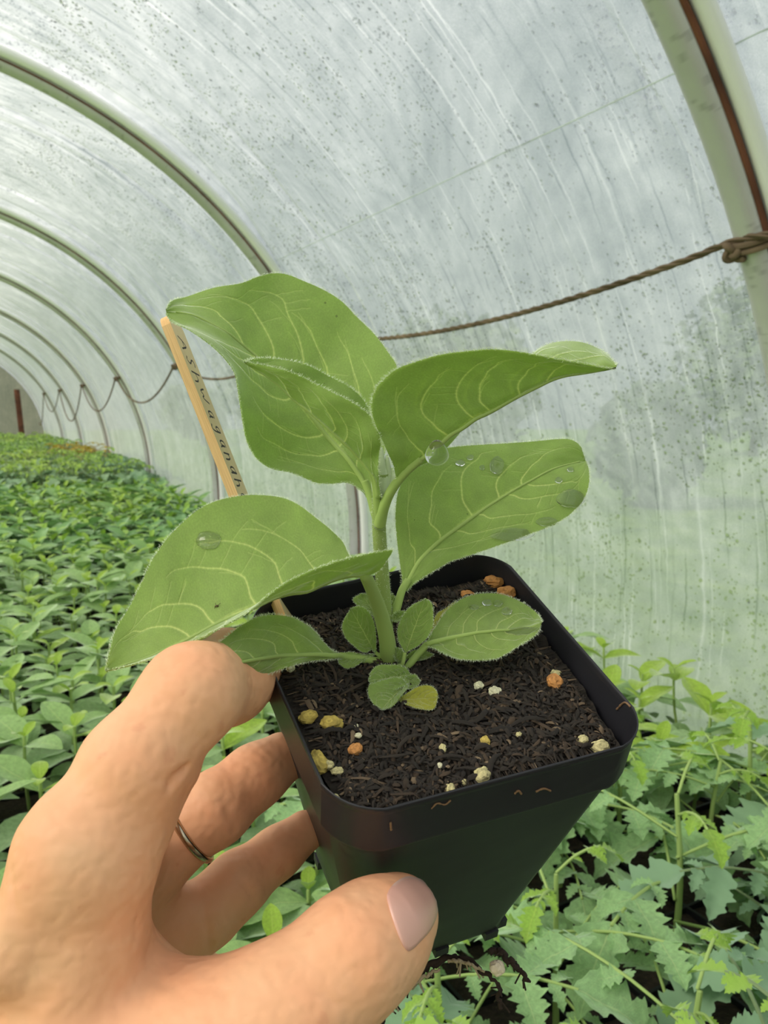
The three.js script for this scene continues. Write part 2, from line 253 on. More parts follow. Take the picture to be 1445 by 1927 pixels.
{ // crumbs and root threads stuck to the front of the rim
  const rc = new THREE.Raycaster(); scene.updateMatrixWorld(true); const pot = scene.children.find((c) => c.name === 'plant_pot'), wall = pot.children[0], crumbMat = M({ color: 0x7a5c42, roughness: 0.95 });
  [[[812, 1522, 822, 1512, 838, 1514, 848, 1506], 'curled pale root thread stuck on the front rim of the pot'], [[968, 1494, 975, 1488, 981, 1494], 'small brown crumb on the pot rim band, left of another'], [[1008, 1490, 1022, 1484, 1036, 1488], 'brown crumb on the pot rim band, right of another'], [[735, 1548, 736, 1562], 'tiny speck hanging on the rim band near the front left corner'], [[1160, 1335, 1176, 1322, 1186, 1330], 'pale fibre lying over the right rim of the pot']].forEach(([px, label], i) => {
    const pts = []; for (let k = 0; k < px.length; k += 2) { rc.set(camera.position, rayTo(px[k], px[k + 1])); const h = rc.intersectObject(wall, false)[0]; if (h) pts.push(h.point.addScaledVector(rc.ray.direction, -0.0003)); }
    if (pts.length > 1) solo('crumb', tubeGeo(pts, (t) => (i ? 0.00034 : 0.00026) * (0.7 + 0.5 * N3(t * 8, i, 1)), 6, 16), crumbMat, label, 'crumb', 'crumbs on the pot');
  });
}
const potPt = (x, y, z) => V(x, y, z).applyMatrix4(POSE);
// ---------------------------------------------------------------- potting soil with bark fibres
const SOILY = -0.0072;
const soilLift = (x, z) => 0.0022 * fbm(x * 60, 1, z * 60, 3) + 0.0015 * fbm(x * 240, 4, z * 240, 3) + 0.0012 * Math.abs(fbm(x * 500, 9, z * 500, 2)) - 0.0022 * Math.exp(-((x - 0.01) ** 2 + (z + 0.008) ** 2) / 0.0002);
const soilCol = (r) => { const k = r(), a = r(); return k < 0.72 ? [0.011 + 0.014 * a, 0.008 + 0.0095 * a, 0.006 + 0.006 * a] : k < 0.965 ? [0.028 + 0.035 * a, 0.018 + 0.022 * a, 0.011 + 0.013 * a] : [0.10 + 0.08 * a, 0.066 + 0.06 * a, 0.04 + 0.036 * a]; };
const soilMat = M({ vertexColors: true, roughness: 0.92, side: THREE.DoubleSide });
const SCL = bodyScale(-BAND) - 0.012;
const roundOff = (a, b) => { const x = 2 * a - 1, y = 2 * b - 1; return [0.5 + 0.5 * x * Math.sqrt(1 - 0.15 * y * y), 0.5 + 0.5 * y * Math.sqrt(1 - 0.15 * x * x)]; };
const inSoil = (r) => { const [a, b] = roundOff(r(), r()), p = V(0, 0, 0), w = [(1 - a) * (1 - b), a * (1 - b), a * b, (1 - a) * b]; RIM.forEach((q, i) => p.addScaledVector(q, w[i])); return V(QC.x + (p.x - QC.x) * SCL * 0.985, SOILY, QC.z + (p.z - QC.z) * SCL * 0.985); };
const soilThing = thing('potting_soil', 'dark brown fibrous potting soil filling the black pot', 'soil', POT0, null); soilThing.userData.kind = 'stuff'; soilThing.quaternion.setFromRotationMatrix(POSE);
{
  const n = 170, r = rng(3), p = [], col = [], idx = [], uv = [];
  const rimPts = ring(SCL, SOILY, 0.007);
  for (let j = 0; j <= n; j++) for (let i = 0; i <= n; i++) {
    const [u, v] = roundOff(i / n, j / n), w = [(1 - u) * (1 - v), u * (1 - v), u * v, (1 - u) * v], q = V(0, 0, 0); RIM.forEach((e, k) => q.addScaledVector(e, w[k])); let x = QC.x + (q.x - QC.x) * SCL, z = QC.z + (q.z - QC.z) * SCL;
    p.push(x, SOILY + soilLift(x, z), z); uv.push(u, v);
    const t = 0.5 + 0.5 * fbm(x * 420, 3, z * 420, 3), t2 = 0.5 + 0.5 * fbm(x * 130, 8, z * 130, 3), b = 0.006 + 0.02 * t * t2 + (r() < 0.06 ? 0.015 : 0); col.push(b * 1.35, b * 0.92, b * 0.62);
  }
  for (let j = 0; j < n; j++) for (let i = 0; i < n; i++) { const a = j * (n + 1) + i, b = a + 1, c = a + n + 1, d = c + 1; idx.push(a, b, d, a, d, c); }
  local('soil_bed', geom(p, idx, uv, col), soilMat, soilThing);
  const P = [], C = [], I = [];                                                                      // fibres and flakes: bent ribbons with a keel
  for (let k = 0; k < 9000; k++) {
    const o = inSoil(r), big = r() < 0.05, L = big ? 0.004 + 0.006 * r() : 0.0009 + 0.0026 * r(), wd = (big ? 0.00035 : 0.00022) + 0.0006 * r() * r(), an = r() * 6.283, tilt = (r() - 0.4) * 0.9, bend = (r() - 0.5) * 2.4, c = soilCol(r);
    const base = soilLift(o.x, o.z) + 0.0002 + 0.0009 * r(); let px = o.x, pz = o.z, py = SOILY + base, a = an, tl = tilt; const st = P.length / 3, seg = 4;
    for (let s = 0; s <= seg; s++) {
      const nx = -Math.sin(a), nz = Math.cos(a), w = wd * Math.sin(Math.PI * (0.15 + 0.7 * s / seg));
      P.push(px + nx * w, py, pz + nz * w, px, py + w * 0.7, pz, px - nx * w, py, pz - nz * w); for (let q = 0; q < 3; q++) C.push(c[0], c[1], c[2]);
      px += Math.cos(a) * Math.cos(tl) * L / seg; pz += Math.sin(a) * Math.cos(tl) * L / seg; py += Math.sin(tl) * L / seg; a += bend / seg; tl -= 0.28; py = Math.max(py, SOILY + soilLift(px, pz) - 0.0004);
      const inside = Math.abs(px - QC.x) < 0.032 && Math.abs(pz - QC.z) < 0.032; if (!inside) { px = Math.max(QC.x - 0.032, Math.min(QC.x + 0.032, px)); pz = Math.max(QC.z - 0.032, Math.min(QC.z + 0.032, pz)); }
      if (s < seg) { const b = st + s * 3; I.push(b, b + 3, b + 1, b + 1, b + 3, b + 4, b + 1, b + 4, b + 2, b + 2, b + 4, b + 5); }
    }
  }
  const fib = local('bark_fibre', geom(P, I, null, C), soilMat, soilThing); fib.userData.kind = 'stuff';
}
const soilAt = (px, py, lift = 0) => { let p = onPlane(px, py, SOILY); p = onPlane(px, py, SOILY + soilLift(p.x, p.z) + lift); return p.applyMatrix4(POSE); };

// pale mineral grains in the soil: one thing each
{
  const r = rng(77), mats = [0xd2bf74, 0xd99d5c, 0xf0ead6, 0xdccfa4].map((c, i) => M({ color: c, roughness: 0.85, map: dataTex(64, 64, (x, y) => { const v = 215 + 90 * tileNoise(x / 64, y / 64, 8, 4, i * 3 + 1); return [v, v * (i < 2 ? 0.96 : 1), v * (i === 0 ? 0.8 : 0.92)]; }) }));
  const grains = [
    [579, 1350, 15, 0, 'yellow-green grain at the left edge of the soil, first of two side by side'], [624, 1363, 18, 0, 'largest yellow-green pitted grain, near the left edge of the soil'], [671, 1368, 6, 2, 'tiny pale grain right of the big pitted yellow grain'], [674, 1384, 5, 2, 'tiny pale grain just below another, right of the big yellow grain'],
    [669, 1410, 13, 1, 'rounded amber grain below the yellow grains on the left'], [600, 1434, 17, 0, 'lumpy yellow grain against the left pot wall'], [618, 1440, 10, 3, 'small cream grain touching the lumpy one at the left wall'], [634, 1451, 8, 3, 'small dull grain right of the lumpy ones at the left wall'], [631, 1507, 11, 3, 'grey-cream grain in the front left corner of the pot'],
    [928, 1095, 13, 1, 'orange-tan grain highest in the back corner of the soil'], [953, 1115, 15, 1, 'orange-tan lump behind the right lower leaf'], [880, 1120, 11, 1, 'amber grain half hidden behind the top edge of the right lower leaf'], [1043, 1282, 13, 1, 'orange grain near the right wall under a pale one'], [1046, 1268, 9, 3, 'pale grain lying on the orange one near the right wall'],
    [932, 1302, 11, 2, 'long white grain in the middle of the soil'], [901, 1290, 8, 2, 'white flake beside the plant in the middle of the soil'], [1129, 1406, 13, 3, 'smooth cream pebble at the front right corner of the soil'], [1097, 1393, 9, 3, 'dull greenish pebble left of the cream pebble at the front right'], [907, 1459, 13, 3, 'cream grain lying close to the front rim'],
    [874, 1472, 6, 3, 'small dull grain left of the cream grain near the front rim'], [828, 1440, 5, 2, 'tiny bright white grain near the front of the soil'], [833, 1408, 7, 3, 'small tan grain in the middle front of the soil'], [913, 1394, 8, 0, 'slim greenish grain in the middle right of the soil'], [848, 1486, 9, 3, 'grey grain touching the front rim'], [546, 1257, 8, 2, 'white grain at the left wall below the lower left leaf'], [976, 1382, 5, 3, 'tiny grain in the right half of the soil'],
  ];
  for (const [x, y, px, m, label] of grains) {
    const c = soilAt(x, y, 0.0011), d = c.distanceTo(camera.position), rad = px * 1.12 * d / F, g = new THREE.IcosahedronGeometry(1, 3), q = g.attributes.position, sx = 0.9 + 0.5 * r(), sz = 0.8 + 0.3 * r(), o = r() * 50, an = r() * 6;
    const g2 = g.index ? g : g; for (let i = 0; i < q.count; i++) { const v = V(q.getX(i), q.getY(i), q.getZ(i)), k = 1 + 0.42 * fbm(v.x * 1.5 + o, v.y * 1.5, v.z * 1.5, 3) - 0.25 * Math.max(0, fbm(v.x * 3 + o, v.y * 3 + 4, v.z * 3, 2)); v.multiplyScalar(k * rad); const xx = v.x * sx, zz = v.z * sz; q.setXYZ(i, xx * Math.cos(an) - zz * Math.sin(an), v.y * 0.72, xx * Math.sin(an) + zz * Math.cos(an)); }
    g2.computeVertexNormals(); const mesh = shade(new THREE.Mesh(g2, mats[m])); mesh.name = numbered('grit'); mesh.position.copy(c); mesh.quaternion.setFromRotationMatrix(POSE); tag(mesh, label, 'grit', 'grains in the potting soil'); scene.add(mesh);
  }
}
// ---------------------------------------------------------------- wooden plant label
{
  const T0 = U(311, 584, 0.2495), B0 = U(560, 1215, 0.2385), axis = B0.clone().sub(T0), L = axis.length(); axis.normalize();
  const view = rayTo(420, 850), side = axis.clone().cross(view).normalize(); if (side.dot(V(1, 0, 0)) < 0) side.negate();
  const away = side.clone().cross(axis).normalize(); if (away.dot(view) < 0) away.negate();
  const c = 0.27, s = Math.sqrt(1 - c * c), wide = side.clone().multiplyScalar(c).addScaledVector(away, s), thick = side.clone().multiplyScalar(-s).addScaledVector(away, c);   // wide: across the written face; thick: through the stick
  const WD = 0.0098, TH = 0.00265;
  const g = thing('plant_label', 'thin wooden stick with handwritten plant name stuck in the back left of the pot', 'plant label', B0);
  const wood = dataTex(256, 1024, (x, y) => { const u = x / 256, v = y / 1024, f = tileNoise(u, v * 0.2, 26, 4, 3) + 0.5 * fbm(u * 40, v * 3, 2, 2); return [214 + 30 * f, 178 + 34 * f, 122 + 36 * f]; });
  const edgeWood = dataTex(64, 512, (x, y) => { const f = fbm(x / 64 * 9, y / 512 * 5, 3, 4) + 0.3 * N3(x * 0.8, y * 0.05, 1), top = y > 460 ? 14 : 0; return [212 + 28 * f + top, 174 + 28 * f + top * 0.4, 124 + 26 * f]; });
  const inkTex = canvasTex(256, 2048, (x, w, h) => {
    const r = rng(9);
    x.fillStyle = '#dcc79b'; x.fillRect(0, 0, w, h);
    for (let i = 0; i < 900; i++) { x.strokeStyle = `rgba(${150 + 60 * r()},${110 + 50 * r()},${60 + 40 * r()},${0.05 + 0.1 * r()})`; x.lineWidth = 0.6 + 2 * r(); const a = r() * w, b = r() * h; x.beginPath(); x.moveTo(a, b); x.lineTo(a + (r() - 0.5) * 6, b + 80 + r() * 300); x.stroke(); }
    // letters read down the stick: local x runs down, local y runs across from the left edge; unit box 0..1
    const G = { A: ['0,0 .5,1 1,0', '.2,.38 .85,.38'], S: ['.9,.85 .5,1 .15,.75 .5,.52 .85,.3 .5,0 .1,.15'], h: ['.1,1 .12,0', '.12,.45 .5,.6 .85,.4 .9,0'], w: ['0,.75 .2,.05 .5,.55 .75,.05 1,.8'], a: ['.8,.7 .35,.75 .1,.4 .35,.05 .75,.2 .8,.7 .85,.1 1,0'], g: ['.8,.75 .35,.8 .12,.5 .4,.25 .78,.45 .82,.8 .85,-.1 .5,-.3 .1,-.15'], n: ['.1,.75 .12,0', '.12,.5 .5,.75 .85,.5 .9,0'], d: ['.8,.7 .35,.75 .1,.4 .35,.05 .75,.2 .82,1 .88,0'] };
    x.strokeStyle = '#2a2320'; x.lineCap = x.lineJoin = 'round'; x.lineWidth = 11;
    const word = ['A', 'S', 'h', 'w', 'a', 'g', 'a', 'n', 'd', 'h', 'a'], y0 = [150, 268, 365, 470, 610, 705, 795, 880, 960, 1045, 1130], ln = [78, 62, 78, 90, 55, 55, 55, 50, 55, 50, 50];
    word.forEach((ch, i) => { for (const st of G[ch]) { const pts = st.split(' ').map((p) => p.split(',').map(Number)).map(([a, b]) => [58 + 150 * b, y0[i] + ln[i] * a]); x.beginPath(); pts.forEach((p, k) => { if (!k) x.moveTo(p[0], p[1]); else if (k < pts.length - 1) { const n = pts[k + 1]; x.quadraticCurveTo(p[0], p[1], (p[0] + n[0]) / 2, (p[1] + n[1]) / 2); } else x.lineTo(p[0], p[1]); }); x.stroke(); } });
  }, true, false);
  inkTex.flipY = false;
  const bmp = dataTex(64, 512, (x, y) => { const v = 128 + 90 * fbm(x / 64 * 14, y / 512 * 3, 5, 3); return [v, v, v]; }, false);
  const faceMat = M({ map: inkTex, roughness: 0.75, bumpMap: bmp, bumpScale: 0.0002 }), edgeMat = M({ map: edgeWood, roughness: 0.8, bumpMap: bmp, bumpScale: 0.0002 });
  // outline of the face with a rounded top; corner line (thick = 0, wide = 0) is the edge between the two visible faces
  const n = 60, out = (w) => { const p = []; for (let i = 0; i <= n; i++) { p.push(i / n); } return p; };
  const topIn = (u) => { const c2 = (u - 0.5) * 2; return (WD / 2) * (1 - Math.sqrt(Math.max(0, 1 - c2 * c2))) * 0.8; };
  const P = (u, t, v) => { const st = topIn(u), l = st + (L - st) * v; return T0.clone().addScaledVector(axis, l).addScaledVector(wide, u * WD).addScaledVector(thick, t * TH); };
  part('written_face', gridGeo(16, 60, (u, v) => P(u, 0, v), (u, v) => [u, (topIn(u) + (L - topIn(u)) * v) / L]), faceMat, g);
  const rim = (f) => gridGeo(4, 60, f, (u, v) => [u, v]);
  const bevel = 0.00025;
  part('edge', mergeGeometries([rim((u, v) => P(0, u, v)), rim((u, v) => P(1, 1 - u, v)), gridGeo(4, 24, (u, v) => P(v, 1 - u, 0), (u, v) => [u, 0.98])]), Object.assign(edgeMat, { side: THREE.DoubleSide }), g);
  part('back_face', gridGeo(16, 60, (u, v) => P(1 - u, 1, v)), Object.assign(M({ map: wood, roughness: 0.8 }), { side: THREE.DoubleSide }), g);
  faceMat.side = THREE.DoubleSide;
}

// ---------------------------------------------------------------- the plant
// leaf skin: mottled green with a pale midrib and side veins that branch towards the margin
function leafTexture(seed, base, vein, opt = {}) {
  const w = 512, h = 1024, r = rng(seed), nv = opt.veins ?? 7;
  const relief = document.createElement('canvas'); relief.width = w; relief.height = h; const b = relief.getContext('2d'); b.fillStyle = '#808080'; b.fillRect(0, 0, w, h);
  const map = canvasTex(w, h, (x) => {
    const im = x.createImageData(w, h);
    for (let j = 0; j < h; j++) for (let i = 0; i < w; i++) {
      const m = 0.5 * fbm(i / 60 + seed, j / 60, 1, 4) + 0.30 * N3(i / 5, j / 5, seed) + 0.22 * N3(i / 2.2, j / 2.2, seed + 4), q = Math.abs(fbm(i / 26 + seed, j / 26, 8, 2)), cell = q < 0.05 ? 0.12 * (1 - q / 0.05) : 0, k = (j * w + i) * 4;
      for (let c = 0; c < 3; c++) im.data[k + c] = Math.max(0, Math.min(255, base[c] * (1 + 0.17 * m) + (vein[c] - base[c]) * cell)); im.data[k + 3] = 255;
    }
    x.putImageData(im, 0, 0);
    const line = (pts, wd, al) => { for (const [g, col, ww, aa] of [[x, `rgba(${vein[0]},${vein[1]},${vein[2]},${al})`, wd], [x, `rgba(${vein[0]},${vein[1]},${vein[2]},${al * 0.3})`, wd * 2.6], [b, `rgba(40,40,40,0.3)`, wd * 2], [b, `rgba(60,60,60,0.14)`, wd * 6]]) { g.strokeStyle = col; g.lineWidth = ww; g.lineCap = 'round'; g.lineJoin = 'round'; g.beginPath(); pts.forEach((p, i) => (i ? g.lineTo(...p) : g.moveTo(...p))); g.stroke(); } };
    const vy = (t) => (1 - t) * h;
    for (let s = -1; s <= 1; s += 2) for (let k = 0; k < nv; k++) {
      const t0 = 0.04 + 0.74 * (k + 0.5 * (s > 0 ? 0.75 : 0.25) * 1.2) / nv + 0.05 * r(), reach = 0.62 + 0.24 * r(), pts = [], n = 22;
      for (let i = 0; i <= n; i++) { const f = i / n, u = 0.5 + s * 0.5 * reach * Math.sin(f * Math.PI * 0.46) * 1.0, t = t0 + 0.15 * f + 0.12 * f * f + 0.012 * Math.sin(f * 9 + k); pts.push([u * w + 9 * N3(f * 5, k, s + seed), vy(Math.min(0.985, t)) + 16 * N3(f * 5, k + 7, s * 3 + seed)]); }
      for (let i = 0; i < n; i++) line([pts[i], pts[i + 1]], 4.6 * (1 - 0.65 * i / n), 0.92 * (1 - 0.62 * i / n));
      for (let m = 0; m < 5; m++) { const i0 = 5 + Math.floor(r() * 13), a = pts[i0], sd = r() < 0.5 ? -1 : 1, br = [a]; let px = a[0], py = a[1]; for (let q = 0; q < 6; q++) { px += s * (4 + 4 * r()); py += sd * (8 + 5 * r()) - 2; br.push([px, py]); } line(br, 1.5, 0.36); }
    }
    const mid = []; for (let i = 0; i <= 40; i++) mid.push([w / 2 + 2.5 * Math.sin(i * 0.7), vy(i / 40)]);
    for (let i = 0; i < 40; i++) line([mid[i], mid[i + 1]], 11 - 7.5 * i / 40, 0.9);
    for (let i = 0; i < 10; i++) { x.fillStyle = 'rgba(60,64,20,0.35)'; x.beginPath(); x.arc(r() * w, r() * h, 1 + 2 * r(), 0, 7); x.fill(); }
  }, true, false);
  const bump = new THREE.CanvasTexture(relief); bump.magFilter = THREE.LinearFilter;
  map.flipY = bump.flipY = true;
  return { map, bump };
}
const GREEN = [166, 193, 96], VEIN = [230, 240, 150], texU = leafTexture(61, GREEN, VEIN, { veins: 6 }), texA = leafTexture(11, GREEN, VEIN, { veins: 6 }), texB = leafTexture(23, GREEN, VEIN, { veins: 5 }), texC = leafTexture(37, GREEN, VEIN, { veins: 5 });
const leafMat = (t, color, thru = 0.6) => MP({ color, map: t.map, bumpMap: t.bump, bumpScale: 0.0005, roughness: 0.92, transmission: thru, thickness: 0, sheen: 0.9, sheenRoughness: 0.5, sheenColor: new THREE.Color(0xf0f5e6), side: THREE.DoubleSide });
const stemMat = MP({ color: 0xa9c16a, roughness: 0.8, sheen: 0.7, sheenRoughness: 0.5, sheenColor: new THREE.Color(0xeaf2d8), map: dataTex(64, 64, (x, y) => { const v = 225 + 60 * tileNoise(x / 64, y / 64, 16, 3, 2); return [v, v, v]; }) });
const hairMat = MP({ color: 0xe6efd2, roughness: 0.7, transmission: 0.4, thickness: 0, side: THREE.DoubleSide });
const crv = (px, d) => {                                                                            // pixel pairs of the outline with depths spread evenly along it -> curve in the place
  const n = px.length / 2, pts = []; for (let i = 0; i < n; i++) { const f = i / (n - 1) * (d.length - 1), k = Math.min(d.length - 2, Math.floor(f)), t = f - k, s = t * t * (3 - 2 * t); pts.push(U(px[2 * i], px[2 * i + 1], d.length > 1 ? d[k] + (d[k + 1] - d[k]) * s : d[0])); }
  return new THREE.CatmullRomCurve3(pts, false, 'centripetal');
};
const plant = thing('potted_seedling', 'broad-leaved hairy green seedling growing in the black pot held by the hand', 'plant', soilAt(729, 1244));
function hairs(points, outs, len, parentName, parent, seed, per = 2) {
  const r = rng(seed), P = [], I = [];
  points.forEach((p, i) => { for (let k = 0; k < per; k++) { const o = outs[i].clone().add(V(r() - 0.5, r() - 0.5, r() - 0.5).multiplyScalar(1.3)).normalize(), l = len * (0.5 + 0.8 * r()), side = o.clone().cross(V(r() - 0.5, r() - 0.5, r() - 0.5)).normalize().multiplyScalar(0.00006), b = p.clone().addScaledVector(V(r() - 0.5, r() - 0.5, r() - 0.5), 0.0005), e = b.clone().addScaledVector(o, l), q = P.length / 3; for (const v of [b.clone().add(side), b.clone().sub(side), e]) P.push(v.x, v.y, v.z); I.push(q, q + 1, q + 2); } });
  const h = part('hair', geom(P, I), hairMat, parent); h.userData.kind = 'stuff'; return h;
}
let leafSeed = 100;
function leaf(near, mid, far, mat, o = {}) {                                                         // three curves base -> tip: one margin, midrib, other margin
  const A = crv(...near), B = crv(...mid), C = crv(...far), nv = o.rows ?? 48, nh = o.cols ?? 8, bulge = o.bulge ?? 0.04, seed = leafSeed++;
  const rows = []; for (let j = 0; j <= nv; j++) { const v = j / nv; rows.push([A.getPointAt(v), B.getPointAt(v), C.getPointAt(v)]); }
  const at3 = (u, v) => {
    const f = v * nv, j = Math.min(nv - 1, Math.floor(f)), t = f - j, [a, m, c] = [0, 1, 2].map((k) => rows[j][k].clone().lerp(rows[j + 1][k], t)), left = u < 0.5, e = left ? a : c, q = left ? 1 - u * 2 : u * 2 - 1, p = m.clone().lerp(e, q);
    const w = e.distanceTo(m), along = rows[Math.min(nv, j + 1)][1].clone().sub(rows[Math.max(0, j - 1)][1]).normalize(), nr = e.clone().sub(m).cross(along).normalize(); if (!left) nr.negate();
    const ripple = 0.0006 * (o.ripple ?? 1) * Math.sin(v * 22 + u * 6 + seed) * q * Math.min(1, w / 0.008) + 0.0004 * N3(u * 9, v * 12, seed);
    return p.addScaledVector(nr, w * bulge * 4 * q * (1 - q) + ripple * (1 - q ** 6));
  };
  const skin = gridGeo(nh * 2, nv, at3), under = skin.clone(), k0 = Math.floor(nv / 2) * (nh * 2 + 1) + Math.floor(nh * 1.5), P0 = skin.attributes.position, N0 = skin.attributes.normal, up0 = camera.position.clone().sub(V().fromBufferAttribute(P0, k0)).normalize().add(V(0, 0.5, 0)), sg = V().fromBufferAttribute(N0, k0).dot(up0) > 0 ? 1 : -1;
  { const q = under.attributes.position; for (let i = 0; i < q.count; i++) q.setXYZ(i, P0.getX(i) - sg * 0.00022 * N0.getX(i), P0.getY(i) - sg * 0.00022 * N0.getY(i), P0.getZ(i) - sg * 0.00022 * N0.getZ(i)); }
  const g = part('leaf', skin, mat, plant); const un = local('underside', under, mat === gY ? gYUnder : gUnder, g);  if (o.label) g.userData.label = o.label;
  if (!o.small) {
    const rib = []; for (let j = 0; j <= 16; j++) rib.push(at3(0.5, j / 16 * 0.97));
    part('midrib', tubeGeo(rib, (t) => 0.0006 * (o.rib ?? 1) * (1 - 0.8 * t) + 0.0001, 7, 40), stemMat, plant);
    const r = plant.children.at(-1); plant.remove(r); g.add(r); r.position.set(0, 0, 0);
  }
  const pts = [], outs = [], step = 0.00032;
  for (const [cv, k] of [[A, 0], [C, 2]]) { const n = Math.max(20, Math.round(cv.getLength() / step)); for (let i = 0; i <= n; i++) { const p = cv.getPointAt(i / n), j = Math.round(i / n * nv); pts.push(p); outs.push(p.clone().sub(rows[j][1]).normalize()); } }
  const h = hairs(pts, outs, o.hair ?? 0.00058, 'hair', plant, seed, 5); plant.remove(h); g.add(h); h.position.set(0, 0, 0);
  return g;
}
const gA = leafMat(texA, 0xffffff), gB = leafMat(texB, 0xffffff), gC = leafMat(texC, 0xffffff), gY = leafMat(leafTexture(51, [196, 196, 66], [214, 214, 110], { veins: 4 }), 0xffffff), gD = gA, gUnder = leafMat(texU, 0xffffff), gYUnder = gY;
const stemPts = [[729, 1250, 0.2335], [727, 1200, 0.231], [722, 1120, 0.2265], [716, 1040, 0.222], [713, 980, 0.218], [715, 930, 0.2145], [719, 890, 0.212]].map((p) => U(...p));
part('stem', tubeGeo(stemPts, (t) => 0.0019 - 0.0003 * t, 12, 60), stemMat, plant);
{ const c = new THREE.CatmullRomCurve3(stemPts), pts = [], outs = [], r = rng(8); for (let i = 0; i < 2200; i++) { const t = r(), p = c.getPoint(t), d = V(r() - 0.5, (r() - 0.5) * 0.2, r() - 0.5).normalize(); pts.push(p.addScaledVector(d, 0.0017)); outs.push(d); } const h = hairs(pts, outs, 0.0006, 'hair', plant, 4, 1); const st = plant.children.find((x) => x.name === 'stem'); plant.remove(h); st.add(h); h.position.set(0, 0, 0); }
const petiole = (px, d, r0, r1) => part('petiole', tubeGeo(crv(px, d).points, (t) => r0 + (r1 - r0) * t, 10, 30), stemMat, plant);
// big back-left leaf whose tip bends over the wooden label
petiole([717, 1000, 706, 965, 696, 930, 686, 905], [0.219, 0.2185, 0.2185, 0.219], 0.0013, 0.0010);
leaf([[690, 935, 684, 925, 674, 919, 664, 911, 650, 907, 622, 910, 594, 908, 567, 896, 546, 888, 511, 881, 484, 863, 466, 832, 456, 784, 449, 735, 442, 701, 425, 676, 397, 649, 352, 618, 333, 610, 320, 601, 313, 590], [0.219, 0.224, 0.222, 0.214, 0.213, 0.222]],
  [[697, 940, 688, 915, 657, 867, 622, 829, 567, 760, 520, 705, 477, 666, 425, 625, 359, 592, 313, 586], [0.2185, 0.225, 0.232, 0.232, 0.226, 0.222]],
  [[704, 935, 718, 870, 738, 800, 748, 735, 747, 690, 729, 661, 702, 626, 671, 596, 643, 567, 612, 547, 567, 527, 539, 516, 515, 514, 484, 521, 453, 533, 404, 541, 349, 559, 331, 563, 319, 570, 313, 582], [0.2185, 0.232, 0.243, 0.243, 0.234, 0.222]], gA, { label: 'largest leaf, bent over the wooden label', rows: 64, bulge: 0.05 });
// young folded leaf in front
petiole([716, 985, 711, 950, 706, 910, 698, 885], [0.217, 0.213, 0.2095, 0.207], 0.0012, 0.0008);
leaf([[716, 935, 713, 905, 712, 880, 713, 850, 716, 832, 712, 812, 698, 784, 664, 758, 626, 739, 591, 721, 546, 700, 498, 688, 462, 681], [0.2095, 0.202, 0.197, 0.196, 0.198, 0.2]],
  [[712, 935, 705, 900, 674, 860, 636, 822, 567, 763, 546, 746, 511, 714, 470, 688, 461, 682], [0.2105, 0.206, 0.2035, 0.2035, 0.202, 0.2]],
  [[716, 940, 712, 890, 709, 850, 704, 810, 695, 774, 681, 749, 657, 728, 619, 708, 577, 687, 525, 676, 480, 675, 460, 680], [0.211, 0.2135, 0.213, 0.2115, 0.207, 0.2]], gB, { label: 'young folded leaf pointing left', hair: 0.0007, bulge: 0.08 });
// big right leaf, its bright underside turned to the camera
petiole([714, 990, 722, 955, 737, 922, 762, 890, 792, 864], [0.217, 0.2125, 0.2085, 0.2055, 0.204], 0.0015, 0.0009);
leaf([[758, 893, 747, 900, 740, 875, 731, 855, 722, 835, 713, 815, 707, 800, 700, 780, 699, 757, 708, 731, 725, 711, 749, 693, 784, 680, 829, 667, 874, 661, 922, 657, 964, 660, 1002, 666, 1043, 674, 1095, 683, 1135, 691, 1158, 694], [0.207, 0.198, 0.191, 0.189, 0.194, 0.2035]],
  [[764, 888, 794, 863, 832, 832, 874, 801, 895, 789, 933, 770, 984, 742, 1026, 721, 1068, 707, 1123, 699, 1159, 692], [0.2055, 0.2025, 0.2015, 0.202, 0.203, 0.2035]],
  [[768, 885, 805, 868, 843, 838, 890, 780, 930, 730, 965, 690, 1002, 664, 1029, 648, 1064, 642, 1099, 645, 1130, 658, 1147, 672, 1160, 687], [0.2055, 0.212, 0.219, 0.222, 0.217, 0.2035]], gB, { label: 'bright leaf curling right, underside towards the camera', hair: 0.0007, rows: 60, bulge: 0.06 });
// right middle leaf, upper side
petiole([741, 1170, 748, 1140, 757, 1110, 768, 1092], [0.2285, 0.2285, 0.229, 0.23], 0.0011, 0.0010);
leaf([[757, 1110, 756, 1085, 750, 1043, 744, 981, 745, 950, 750, 922, 763, 898, 794, 866, 825, 847, 846, 842, 888, 838, 957, 834, 1009, 830, 1054, 826, 1074, 827, 1092, 839, 1100, 863], [0.2295, 0.236, 0.243, 0.248, 0.251, 0.25]],
  [[761, 1108, 773, 1084, 794, 1050, 832, 1015, 870, 988, 908, 960, 943, 937, 981, 915, 1026, 890, 1060, 876, 1102, 868], [0.2295, 0.232, 0.236, 0.2405, 0.245, 0.25]],
  [[765, 1112, 776, 1100, 794, 1088, 822, 1071, 846, 1057, 888, 1043, 939, 1026, 991, 1007, 1047, 984, 1078, 963, 1102, 932, 1109, 904, 1107, 880, 1102, 866], [0.229, 0.2285, 0.231, 0.235, 0.242, 0.25]], gC, { label: 'flat upper-side leaf with water drops, right of the stem', rows: 56, bulge: -0.04 });
